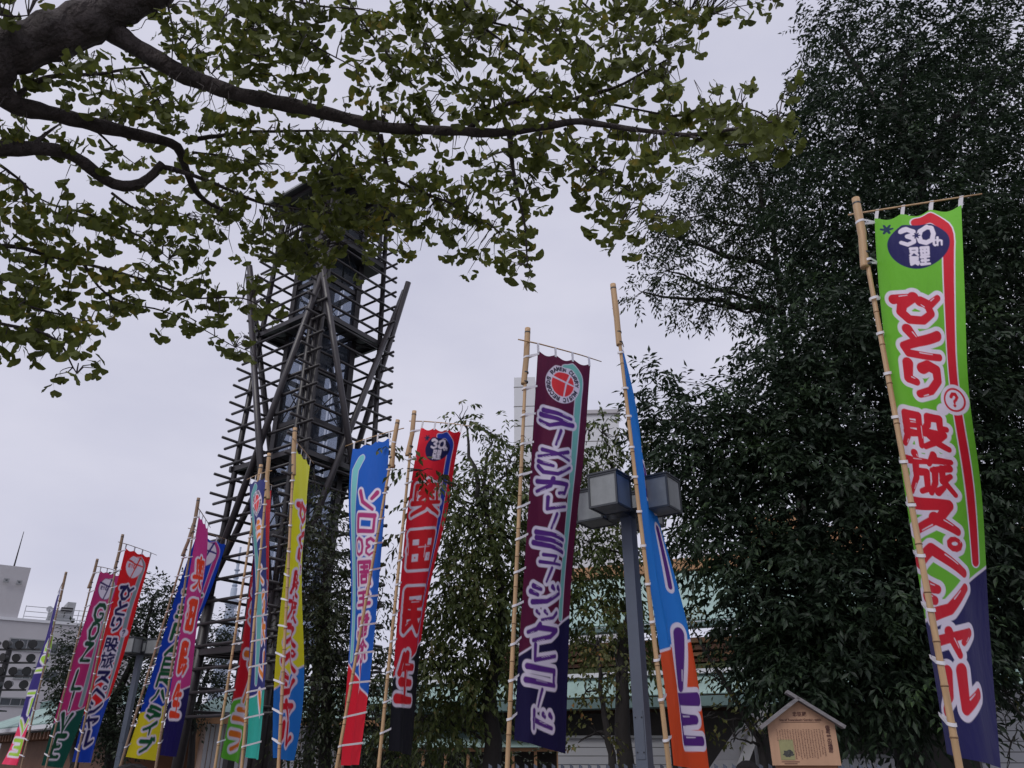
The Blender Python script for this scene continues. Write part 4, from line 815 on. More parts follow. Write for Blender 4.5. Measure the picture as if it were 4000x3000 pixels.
def art_red(cv, W, L_, tv, line, B):
    cy = tv(1752); hook(cv, W, tv, .42, cy, .27, 2505, cl(36, 62, 165), side=.82); ground2(cv, line, cl(27, 27, 34), W, True); logo30(cv, .45, cy, .27, cl(28, 30, 75))
    cv.text(column('奥田民生', tv, [(1880, 2010), (2075, 2215), (2300, 2470), (2560, 2745, -.02, .9)], .10, .66), cl(200, 32, 42), WHT, .045, .115, WHT)
def art_blue(cv, W, L_, tv, line, B):
    x = .76; cv.stroke([(x - .12, tv(1785)), (x, tv(1830)), (x + .02, tv(2100)), (x + .03, tv(2560))], .07, cl(120, 190, 195), WHT, .012); ground2(cv, line, cl(200, 30, 48), W)
    vs = [(1915, 1990), (2005, 2080), (2100, 2170, -.12, .5), (2190, 2290), (2300, 2390), (2400, 2490), (2500, 2590), (2600, 2700)]
    it = column('ソロ3周年記念ー', tv, vs, .16, .60); y0, y1 = it[2][2], it[2][4]; it.append(('0', .42, y0, .62, y1)); cv.text(it, cl(165, 50, 110), WHT, .04, .10)
def art_yellow(cv, W, L_, tv, line, B):
    ground2(cv, line, cl(38, 120, 205), W)
    cv.text(column('ひとり股旅スペシャル', tv, [(1960, 2040), (2060, 2135), (2145, 2210), (2235, 2325), (2335, 2425), (2435, 2520), (2530, 2620), (2630, 2715), (2735, 2810), (2820, 2915)], .2, .74), RED, WHT, .045, .11, WHT)
    cv.disc(.78, tv(2222, .8), .1, .1, WHT); cv.text([('?', .74, tv(2205, .8), .82, tv(2240, .8))], RED, WHT, 0, .12)
def art_navyteal(cv, W, L_, tv, line, B):
    cy = tv(1965); x = .72; cv.stroke([(x - .2, tv(1900)), (x, tv(1930)), (x + .02, tv(2200)), (x - .04, tv(2660))], .07, cl(95, 160, 160), WHT, .012); ground2(cv, line, cl(48, 158, 146), W); logoRing(cv, .42, cy, .27, cl(225, 60, 62))
    cv.text(column('ラーメンカレー', tv, [(2035, 2110), (2120, 2180), (2200, 2290), (2310, 2400), (2420, 2520), (2550, 2660), (2700, 2800)], .16, .6), cl(225, 125, 50), WHT, .04, .10)
def art_redgreen(cv, W, L_, tv, line, B):
    ground2(cv, line, cl(95, 175, 55), W)
    cv.text(column('ミラマーニフ', tv, [(2250, 2340), (2360, 2450), (2540, 2640), (2650, 2740), (2760, 2815), (2855, 2930)], .28, .8), cl(215, 115, 40), WHT, .05, .11, WHT)
def art_pink(cv, W, L_, tv, line, B):
    ground2(cv, line, cl(26, 18, 82), W)
    cv.text(column('奥田民生', tv, [(2180, 2300), (2345, 2460), (2510, 2630), (2680, 2800)], .16, .72), cl(225, 62, 34), WHT, .05, .12, WHT)
def art_bluey(cv, W, L_, tv, line, B):
    cy = tv(2165, .6); hook(cv, W, tv, .45, cy, .27, 2500, cl(178, 52, 122), side=.82); ground2(cv, line, cl(222, 205, 40), W, False); logoE10(cv, .42, cy, .30, cl(45, 35, 110))
    cv.text(column('サミRAERハライブ', tv, [(2300, 2350), (2370, 2430), (2440, 2500), (2510, 2560), (2570, 2620), (2630, 2680), (2690, 2740), (2755, 2810), (2820, 2870), (2885, 2940)], .2, .72), cl(22, 85, 50), WHT, .04, .10)
def art_redblue(cv, W, L_, tv, line, B):
    cy = tv(2215, .5); hook(cv, W, tv, .45, cy, .26, 2720, cl(125, 145, 150), side=.82); ground2(cv, line, cl(22, 62, 170), W); logoE10(cv, .44, cy, .30, cl(210, 60, 55))
    cv.text(column('ひとり股旅スペシャル', tv, [(2285, 2345), (2350, 2405), (2410, 2465), (2492, 2545), (2550, 2610), (2618, 2670), (2678, 2730), (2738, 2790), (2800, 2845), (2855, 2920)], .16, .66), cl(32, 26, 82), WHT, .045, .10)
    cv.disc(.74, tv(2472, .8), .11, .11, WHT); cv.text([('?', .70, tv(2458, .8), .78, tv(2486, .8))], cl(32, 26, 82), WHT, 0, .12)
def art_magenta(cv, W, L_, tv, line, B):
    cy = tv(2300, .5); hook(cv, W, tv, .45, cy, .26, 2755, cl(125, 150, 150), side=.84); ground2(cv, line, cl(22, 80, 68), W); logoE10(cv, .44, cy, .30, cl(50, 30, 90))
    cv.text(column('GOZLIVE', tv, [(2360, 2425), (2430, 2500), (2510, 2585), (2620, 2695), (2705, 2775), (2785, 2860), (2870, 2960)], .2, .66), cl(20, 68, 45), WHT, .04, .12, WHT)
def art_navypink(cv, W, L_, tv, line, B):
    ground2(cv, line, cl(225, 60, 95), W, False)
    cv.text(column('GOZLIVE', tv, [(2400, 2460), (2480, 2540), (2560, 2620), (2650, 2710), (2730, 2790), (2810, 2870), (2890, 2950)], .2, .75), cl(150, 190, 60), WHT, .05, .1)
BN = [
 dict(Y=6.1, label='lime green and navy banner with red brush lettering and a round 30th emblem', top=(3344, 785), sleeve=(3378, 1046), bot=(3746, 2988), bar=(3271, 858, 3818, 765), c1=cl(102, 172, 48), split=(2425, 2215), art=art_green, W=.86, dy=.09, amp=.022, bow=.0,
      edge=[(3416, 851, 3755, 801, -1), (3464, 1406, 3786, 1460, -1), (3537, 1950, 3828, 1960, 1), (3619, 2437, 3866, 2450, 1), (3701, 2944, 3916, 2985, 1)]),
 dict(Y=8.6, label='sky blue and orange banner seen nearly edge on with purple lettering', top=(2395, 1118), sleeve=(2419, 1349), bot=(2611, 2975), c1=cl(28, 115, 198), split=(2545, 2500), art=art_sky, dy=.08, amp=.05, bar=(2388, 1338, 2436, 1372),
      edge=[(2428, 1358, 2436, 1372, 1), (2468, 1800, 2543, 1805, 1), (2520, 2150, 2612, 2155, 1), (2568, 2500, 2678, 2510, 1), (2628, 2990, 2753, 3004, 1)]),
 dict(Y=9.0, label='maroon and navy banner with purple katakana and a round red record emblem', top=(2061, 1290), sleeve=(2046, 1501), bot=(1982, 2988), bar=(2023, 1325, 2363, 1425), c1=cl(88, 24, 55), split=(2561, 2406), art=art_maroon, dy=.03, amp=.028,
      edge=[(2101, 1368, 2306, 1422, 1), (2075, 1800, 2273, 1840, 1), (2050, 2200, 2246, 2230, 1), (2028, 2520, 2228, 2555, 1), (2008, 2890, 2211, 2944, 1)]),
 dict(Y=11.9, label='red and black banner with red kanji outlined in white and a navy 30th emblem', top=(1618, 1612), sleeve=(1591, 1780), bot=(1480, 2988), bar=(1553, 1644, 1832, 1659), c1=cl(212, 34, 52), split=(2650, 2507), art=art_red, dy=.03, amp=.05,
      edge=[(1645, 1667, 1803, 1682, -1), (1590, 2000, 1742, 1990, 1), (1563, 2330, 1690, 2330, 1), (1537, 2600, 1652, 2600, 1), (1518, 2931, 1610, 2955, 1)]),
 dict(Y=12.3, label='blue and crimson banner turned away, its pink lettering mirrored, pole on its right', top=(1553, 1647), sleeve=(1531, 1827), bot=(1316, 2990), bar=(1570, 1676, 1365, 1745), c1=cl(24, 88, 180), split=(2720, 2590), art=art_blue, dy=.09, amp=.04,
      edge=[(1522, 1707, 1379, 1751, 1), (1506, 1950, 1360, 1950, 1), (1482, 2250, 1356, 2260, 1), (1455, 2551, 1353, 2580, 1), (1404, 2988, 1338, 2990, 1)]),
 dict(Y=12.6, label='yellow and sky blue banner with red brush lettering', top=(1152, 1678), sleeve=(1147, 1856), bot=(1088, 2990), bar=(1135, 1715, 1222, 1800), c1=cl(228, 218, 42), split=(2694, 2599), art=art_yellow, dy=.08, amp=.05,
      edge=[(1158, 1751, 1212, 1815, 1), (1136, 2030, 1197, 2060, 1), (1104, 2298, 1193, 2330, 1), (1078, 2560, 1185, 2580, 1), (1062, 2962, 1145, 2972, 1)]),
 dict(Y=14.2, label='navy and teal banner turned away, orange mirrored lettering and mirrored record emblem', top=(1051, 1777), sleeve=(1047, 1950), bot=(944, 2997), bar=(1062, 1838, 965, 1890), c1=cl(44, 50, 112), split=(2690, 2724), art=art_navyteal, dy=.08, amp=.05,
      edge=[(1038, 1862, 975, 1884, 1), (1040, 2100, 976, 2110, 1), (1042, 2350, 988, 2360, 1), (1040, 2620, 990, 2640, 1), (1010, 2968, 958, 2957, 1)]),
 dict(Y=14.9, label='red and lime green banner with orange lettering behind the navy and teal one', top=(1019, 1821), sleeve=(1008, 1960), bot=(841, 2990), bar=(1005, 1850, 1075, 1905), c1=cl(200, 30, 46), split=(2745, 2700), art=art_redgreen, dy=.04, amp=.04,
      edge=[(1024, 1905, 1060, 1912, 1), (995, 2150, 1046, 2160, 1), (962, 2380, 1025, 2400, 1), (920, 2670, 985, 2690, 1), (863, 2957, 936, 2984, 1)]),
 dict(Y=17.0, label='pink and deep purple banner with large orange kanji', top=(775, 1950), sleeve=(750, 2083), bot=(617, 2944), bar=(768, 1990, 815, 2060), c1=cl(188, 54, 128), split=(2743, 2680), art=art_pink, dy=.05, amp=.04, bam=M_bambooD,
      edge=[(778, 2010, 812, 2064, 1), (733, 2280, 801, 2285, 1), (702, 2480, 770, 2490, 1), (663, 2700, 733, 2705, 1), (622, 2950, 684, 2957, 1)]),
 dict(Y=18.2, label='cobalt blue and yellow banner with green lettering and a round white emblem', top=(755, 2050), sleeve=(712, 2172), bot=(494, 2912), bar=(709, 2054, 897, 2117), c1=cl(14, 62, 172), split=(2785, 2750), art=art_bluey, dy=.05, amp=.04, bam=M_bambooD,
      edge=[(769, 2088, 883, 2124, 1), (709, 2266, 822, 2290, 1), (633, 2488, 745, 2510, 1), (551, 2785, 650, 2780, 1), (490, 2956, 611, 2975, 1)]),
 dict(Y=20.2, label='scarlet and royal blue banner with navy brush lettering and a white round emblem', top=(479, 2092), sleeve=(449, 2222), bot=(297, 2985), bar=(451, 2111, 611, 2173), c1=cl(222, 34, 40), split=(2794, 2722), art=art_redblue, dy=.04, amp=.04, bam=M_bambooD,
      edge=[(490, 2140, 589, 2175, 1), (450, 2310, 545, 2320, 1), (401, 2489, 496, 2500, 1), (335, 2760, 412, 2755, 1), (282, 2976, 358, 2981, 1)]),
 dict(Y=22.6, label='magenta and dark green banner with green Roman capitals and a round emblem', top=(380, 2187), sleeve=(345, 2298), bot=(179, 2995), bar=(344, 2199, 478, 2238), c1=cl(184, 48, 112), split=(2827, 2762), art=art_magenta, dy=.04, amp=.05, bam=M_bambooD,
      edge=[(392, 2228, 470, 2246, 1), (345, 2380, 428, 2395, 1), (283, 2584, 385, 2590, 1), (218, 2790, 312, 2790, 1), (160, 2990, 239, 3000, 1)]),
 dict(Y=24.4, label='navy and coral pink banner seen edge on, lettered in lime', top=(258, 2238), sleeve=(233, 2351), bot=(83, 2995), bar=(262, 2262, 222, 2330), c1=cl(52, 42, 110), split=(2800, 2850), art=art_navypink, dy=.05, amp=.07, bam=M_bambooD,
      edge=[(238, 2295, 226, 2322, 1), (196, 2500, 170, 2530, 1), (148, 2680, 128, 2690, 1), (110, 2840, 78, 2840, 1), (60, 2990, 8, 2984, 1)]),
]
for B in BN: banner(B)
# ---------------------------------------------------------------- trees
M_bark = mat('grey_brown_bark', (.060, .048, .046), .9, .45, 9, 1.0, 16, stretch=(1, 1, .6), bdist=.09)
M_barkD = mat('dark_bark', (.020, .017, .016), .9, .35, 5, .8, 18, stretch=(1, 1, .35))
def unit(a): return a / (np.linalg.norm(a, axis=-1, keepdims=True) + 1e-9)
def leaves_mesh(name, pos, d, nrm, ln, wd, fold=.18):
    # a folded lens-shaped leaf: base, two flank points each side, tip
    side = unit(np.cross(d, nrm)); nrm = unit(np.cross(side, d)); L_ = ln[:, None]; w_ = wd[:, None]
    V = np.stack([pos, pos + d * L_ * .45 + side * w_ * .5 + nrm * w_ * fold, pos + d * L_ - nrm * L_ * .08, pos + d * L_ * .45 - side * w_ * .5 + nrm * w_ * fold], 1)
    n = len(pos); i = np.arange(n)[:, None] * 4
    return arr_mesh(name, V.reshape(-1, 3), np.concatenate([i + [[0, 1, 2]], i + [[0, 2, 3]]]))
def sprays(cen, dirs, n, length, ln, wd, droop, spread=.9):
    pos, d, nr, l_, w_ = [], [], [], [], []
    N = len(cen); side = unit(np.cross(dirs, rng.normal(0, .35, (N, 3)) + [0, 0, 1])); ph = rng.uniform(0, 1, N)
    for j in range(n):
        q = (j + 1) / n; p = cen + dirs * (length * q)[:, None] - np.array([0, 0, 1]) * (length * droop * q * q * .5)[:, None]
        sgn = 1 if j % 2 else -1; last = j == n - 1
        dd = unit(dirs * (1.0 if last else .55) + side * (0 if last else sgn * spread) + np.array([0, 0, -droop]) + rng.normal(0, .28, (N, 3)))
        pos.append(p); d.append(dd); nr.append(unit(np.array([0, 0, 1.0]) + rng.normal(0, .5, (N, 3)))); k = rng.uniform(.7, 1.2, N); l_.append(ln * k); w_.append(wd * k)
    return [np.concatenate(x) for x in (pos, d, nr, l_, w_)]
def wig(a, b, n, amp, r):
    a, b = Vector(a), Vector(b); L_ = (b - a).length; o = [a]
    for i in range(1, n): o.append(a.lerp(b, i / n) + Vector((r.uniform(-1, 1), r.uniform(-1, 1), r.uniform(-.6, .9))) * amp * L_)
    return o + [b]
def tree(name, label, group, trunk, rt, blobs, lm, leaf=(.10, .04), n_spray=7, slen=.38, droop=.5, dens=1.0, shell=2.2, bark=None, twiglets=6, cat='tree', limbs=True, gap=0.0):
    r = random.Random(len(label) * 7 + len(blobs)); bark = bark or M_barkD
    tp = [P(u, v, Y) for u, v, Y in trunk]; foot = tp[0].copy(); foot.z = 0
    t = tag(empty(name, foot), label, cat, group)
    path = [foot] + tp; pts = []
    for i in range(len(path) - 1):
        for k in range(3): pts.append(path[i].lerp(path[i + 1], k / 3) + Vector((r.uniform(-1, 1), r.uniform(-1, 1), 0)) * rt * .18)
    pts.append(path[-1]); n = len(pts)
    MB().tube(pts, [rt * (1.25 if i == 0 else 1) * (1 - .82 * i / n) for i in range(n)], 12).build('trunk', bark, t, True)
    cen, dirs = [], []; tw = MB()
    for bl in blobs:
        u, v, Y, ru, rv = bl[:5]; k = bl[5] if len(bl) > 5 else 1.0; c = P(u, v, Y); m = Y / ray(u, v).y; rx = ru * m; rz_ = rv * m / (CS * .9 + .1); ry = (rx + rz_) / 2
        cA = np.array(c); ax_ = np.array([rx, ry, rz_]); N = max(6, int(k * dens * (ru * rv / 900.0)))
        q = unit(rng.normal(0, 1, (N, 3))); rad = rng.uniform(0, 1, (N, 1)) ** (1 / shell)
        rad *= 1 + .22 * np.sin(q[:, :1] * 5 + cA[0]) * np.sin(q[:, 2:] * 6 + cA[2])
        p = cA + q * ax_ * rad
        hole = np.sin(p[:, 0] * 4.1 + p[:, 2] * 2.3) * np.sin(p[:, 2] * 4.7 - p[:, 1] * 2.9 + 1.3) + .6 * np.sin(p[:, 0] * 9.3 + 2) * np.sin(p[:, 2] * 8.1 + p[:, 1] * 5)
        kp = hole > -.62 + gap; kp[:3] = True; p, q = p[kp], q[kp]; N = len(p)
        cen.append(p); dirs.append(unit(q * [1, 1, .7] + rng.normal(0, .45, (N, 3)) + [0, 0, -.15 * droop]))
        if limbs:
            src = min(pts[len(pts) // 3:], key=lambda s_: (s_ - c).length * (1.3 if s_.z > c.z else 1)); L_ = (c - src).length; r0 = max(.018, min(rt * .45, .022 * L_ + .01)) if ru > 60 else .014
            MB().tube(wig(src, c, 7, .045, r), [r0 * (1 - .75 * i / 7) for i in range(8)], 7).build('limb', bark, t, True)
            for i in range(twiglets):
                e = Vector(p[r.randrange(N)]); tw.tube(wig(c, e, 4, .08, r), [.012, .01, .008, .006, .004], 5, False)
    if tw.v: stuff(tw.build('twigs', bark, t))
    cen = np.concatenate(cen); dirs = np.concatenate(dirs); N = len(cen)
    pos, d, nr, l_, w_ = sprays(cen, dirs, n_spray, slen * rng.uniform(.7, 1.25, N), leaf[0], leaf[1], droop)
    stuff(obj('crown', leaves_mesh('crown', pos, d, nr, l_, w_), lm, t)); return t, len(pos)

LM_ever = leaf_mat('evergreen_oak_leaf', (.012, .021, .014), (.032, .056, .028), (.060, .105, .034), .64, .22, .5, 1.1, .32)
LM_olive = leaf_mat('olive_leaf', (.014, .022, .012), (.034, .054, .020), (.07, .10, .03), .64, .28, .45, 1.5, .35)
LM_cherry = leaf_mat('cherry_leaf', (.038, .054, .018), (.092, .125, .032), (.135, .095, .034), .64, .30, .45, 1.6, .35)
LM_dark = leaf_mat('dark_glossy_leaf', (.018, .026, .012), (.040, .056, .020), (.06, .075, .03), .66, .25, .4, 1.4, .4)
LM_autumn = leaf_mat('turning_leaf', (.050, .060, .018), (.11, .115, .032), (.23, .105, .030), .60, .32, .5, 2.0, .3)
LM_pine = leaf_mat('holly_leaf', (.014, .022, .014), (.026, .040, .020), None, .6, .2, .45, 1.0, .35)
nl = 0
big = [(3500, 230, 14.6, 330, 300), (3850, 280, 15.2, 420, 420), (3330, 560, 14.2, 270, 280), (3720, 700, 14.4, 430, 380), (3230, 900, 13.8, 230, 260), (3560, 1080, 13.8, 430, 350), (3950, 1080, 14.2, 380, 420), (3180, 1330, 13.4, 250, 240), (3450, 1520, 13.2, 400, 330), (3850, 1580, 13.6, 420, 400), (3010, 1640, 13.2, 270, 240), (2790, 1790, 13.2, 230, 190), (3250, 1930, 13.0, 380, 300), (3650, 2050, 13.1, 420, 360), (3960, 2150, 13.6, 330, 360), (2850, 2080, 13.1, 200, 190), (3020, 2320, 12.7, 250, 230), (3350, 2430, 12.7, 390, 300), (3720, 2480, 12.9, 360, 240), (3080, 2590, 12.5, 200, 160), (3450, 2700, 12.6, 330, 150), (2620, 1640, 13.6, 120, 150), (3240, 110, 14.8, 110, 140, 1.0), (3170, 330, 14.6, 60, 110, .8), (3150, 480, 14.5, 60, 90, .8), (2560, 1480, 14, 50, 70, .7), (4250, 900, 15, 350, 600, .6), (4250, 1900, 14.5, 350, 700, .6)]
_, k = tree('evergreen_oak', 'huge dense dark evergreen tree behind the lime green banner', None, [(3560, 2900, 13.6), (3560, 2300, 13.7), (3540, 1500, 13.9), (3600, 700, 14.4)], .34, big, LM_ever, (.17, .062), 9, .5, .55, 9.0, 2.0, twiglets=3, gap=.08); nl += k
up = [(2800, 700, 16.5, 170, 130), (2690, 850, 16.5, 180, 140, .8), (2950, 930, 16.2, 220, 220, 1.2), (2610, 1060, 16.5, 140, 90, .8), (2850, 1150, 16.2, 190, 110), (3020, 680, 16.4, 200, 220, 1.2), (2510, 1140, 16.6, 70, 45, .7), (2900, 570, 16.6, 150, 80, .7), (2580, 920, 16.6, 110, 100, .6), (3100, 1150, 16, 160, 160), (2700, 1190, 16.4, 110, 50, .7)]
_, k = tree('evergreen_oak', 'airy olive green tree reaching sideways from behind the huge evergreen', None, [(3180, 2900, 16.8), (3150, 2200, 16.8), (3080, 1400, 16.6), (3020, 900, 16.5)], .22, up, LM_olive, (.15, .055), 8, .42, .5, 9.0, 1.8, twiglets=9, gap=.12); nl += k
t1 = [(1910, 1690, 15, 130, 110, .35), (1800, 1640, 15.2, 70, 70, .25), (1990, 1800, 14.8, 120, 120, .6), (1900, 1900, 14.6, 190, 150, .8), (1780, 2040, 14.6, 170, 180, .8), (1960, 2080, 14.4, 230, 190), (1950, 2300, 14.2, 260, 200), (1770, 2330, 14.2, 150, 180, .9), (1900, 2530, 14.2, 250, 170), (1740, 2600, 14.2, 160, 160, .9), (1650, 2800, 14.6, 150, 150, .7), (1840, 2780, 14.6, 190, 130, .7), (2130, 2250, 14.8, 110, 250, .8), (2110, 1900, 14.8, 90, 160, .6), (1640, 1835, 11.6, 55, 28, .6), (1735, 1880, 11.7, 55, 35, .6), (1530, 1770, 12.6, 22, 45, .35), (1570, 2080, 13, 30, 90, .3)]
_, k = tree('cherry_tree', 'cherry tree with thick dark trunk and drooping leaves between the black-tailed and maroon banners', 'cherry trees behind the banners', [(1925, 2990, 14.4), (1920, 2700, 14.4), (1960, 2350, 14.4), (1900, 2000, 14.5)], .20, t1, LM_cherry, (.15, .064), 6, .34, .95, 7.0, 1.9, twiglets=9); nl += k
t2 = [(2350, 1690, 14.8, 130, 100, .5), (2270, 1860, 14.8, 110, 150, .8), (2400, 1880, 15, 150, 140, .8), (2310, 2120, 14.6, 160, 170), (2330, 2380, 14.6, 150, 160), (2560, 1780, 15.2, 110, 130, .8), (2680, 2000, 15.0, 110, 110, .8), (2480, 2200, 15, 130, 200, .7), (2470, 2520, 14.8, 110, 150, .8), (2660, 2130, 14.9, 60, 70, .5)]
_, k = tree('cherry_tree', 'cherry tree with forked black trunk behind the blue grey lamp post', 'cherry trees behind the banners', [(2440, 2990, 14.6), (2430, 2600, 14.6), (2480, 2300, 14.7), (2420, 1950, 14.8)], .18, t2, LM_cherry, (.145, .062), 6, .34, .9, 7.0, 1.9, twiglets=8); nl += k
t3 = [(2330, 2520, 12, 120, 130, .7), (2290, 2700, 12, 100, 110, .7), (2420, 2640, 12, 80, 130, .6), (2330, 2860, 12, 90, 60, .6)]
_, k = tree('dogwood_tree', 'slim tree with orange and olive turning leaves in front of the white siding', None, [(2395, 2990, 12), (2370, 2850, 12), (2345, 2700, 12), (2340, 2500, 12)], .075, t3, LM_autumn, (.085, .055), 5, .25, .7, 3.4, 1.6, twiglets=8); nl += k
t3b = [(2690, 2420, 13.2, 80, 130, .7), (2760, 2520, 13.2, 100, 120, .6), (2800, 2650, 13, 110, 90, .5), (2870, 2880, 12.2, 100, 80, .35), (2950, 2830, 12.2, 60, 70, .3), (2760, 2800, 12.6, 100, 50, .5)]
_, k = tree('dogwood_tree', 'yellow green sapling between the orange-tailed banner and the notice board', None, [(2985, 2990, 12.6), (2960, 2880, 12.7), (2850, 2700, 12.9), (2740, 2520, 13.2)], .08, t3b, LM_autumn, (.095, .05), 5, .28, .8, 3.0, 1.6, twiglets=8); nl += k
t4 = [(1240, 2030, 16, 80, 140, .6), (1280, 2220, 15.8, 110, 160), (1250, 2450, 15.6, 130, 170), (1290, 2680, 15.5, 140, 150), (1220, 2840, 15.6, 120, 120), (1440, 2650, 15.8, 120, 180, .9), (1460, 2860, 15.6, 120, 100, .8), (1320, 2400, 15.8, 60, 200, .7), (1195, 2250, 15.8, 50, 220, .7), (1480, 2350, 16, 60, 120, .4), (1230, 1860, 16, 50, 60, .4), (1590, 2750, 15.8, 70, 170, .6)]
_, k = tree('camellia_tree', 'dark glossy tree in front of the drum tower between the yellow and blue banners', None, [(1270, 2990, 15.8), (1275, 2700, 15.8), (1270, 2350, 15.9), (1260, 2050, 16)], .15, t4, LM_dark, (.12, .052), 6, .34, .8, 13, 1.9, twiglets=8); nl += k
t5 = [(610, 2320, 27, 85, 70), (570, 2440, 27, 75, 65), (680, 2400, 27, 60, 80, .8), (480, 2640, 27, 80, 90), (560, 2720, 27, 70, 80), (640, 2560, 27, 70, 90), (420, 2760, 26.6, 80, 90), (500, 2480, 27, 50, 60, .7), (460, 2860, 26.6, 90, 80), (450, 2232, 27.2, 22, 20, .7), (400, 2600, 27, 40, 70, .7), (700, 2700, 27, 50, 100, .7)]
_, k = tree('holly_tree', 'dark clipped evergreen behind the scarlet and cobalt banners', 'clipped dark evergreens', [(430, 2980, 27), (440, 2750, 27), (560, 2500, 27), (600, 2330, 27)], .2, t5, LM_pine, (.16, .075), 6, .5, .4, 26, 2.0, twiglets=3); nl += k
t6 = [(265, 2510, 32, 40, 45), (300, 2590, 32, 55, 60), (245, 2610, 32, 45, 55), (290, 2700, 32, 60, 70), (250, 2760, 32, 50, 60), (340, 2780, 32, 60, 80)]
_, k = tree('holly_tree', 'small dark evergreen behind the magenta banner in front of the office', 'clipped dark evergreens', [(290, 2985, 32), (285, 2800, 32), (280, 2600, 32)], .2, t6, LM_pine, (.18, .085), 6, .5, .4, 28, 2.0, twiglets=2); nl += k
t7 = [(850, 2500, 28.5, 55, 50), (830, 2610, 28.5, 60, 60), (880, 2440, 28.5, 40, 40, .7), (790, 2690, 28.5, 60, 50), (770, 2770, 28.5, 40, 50, .8), (900, 2660, 28.5, 50, 40, .6)]
_, k = tree('holly_tree', 'dark evergreen showing through the legs of the drum tower', 'clipped dark evergreens', [(745, 2990, 28.5), (760, 2800, 28.5), (820, 2600, 28.5)], .16, t7, LM_pine, (.16, .075), 6, .5, .4, 26, 2.0, twiglets=3); nl += k
t8 = [(1700, 2960, 20, 500, 60, .9), (1250, 2960, 21, 300, 50, .9), (3200, 2960, 16, 300, 70, .7), (3950, 2900, 12, 90, 130, .12), (3920, 2700, 12.2, 60, 60, .25)]
_, k = tree('clipped_hedge', 'low dark hedge running behind the tree trunks', None, [(1500, 2990, 20.5), (1500, 2960, 20.5)], .05, t8[:2], LM_dark, (.10, .055), 6, .3, .3, 7, 1.6, twiglets=2, cat='hedge', limbs=False); nl += k
_, k = tree('dogwood_tree', 'yellowing sapling in front of the tall slatted wall', None, [(4080, 2990, 12), (4040, 2850, 12), (3960, 2760, 12)], .05, t8[3:], LM_autumn, (.11, .06), 5, .3, .8, 1.3, 1.6, twiglets=6); nl += k
print('LEAVES', nl)

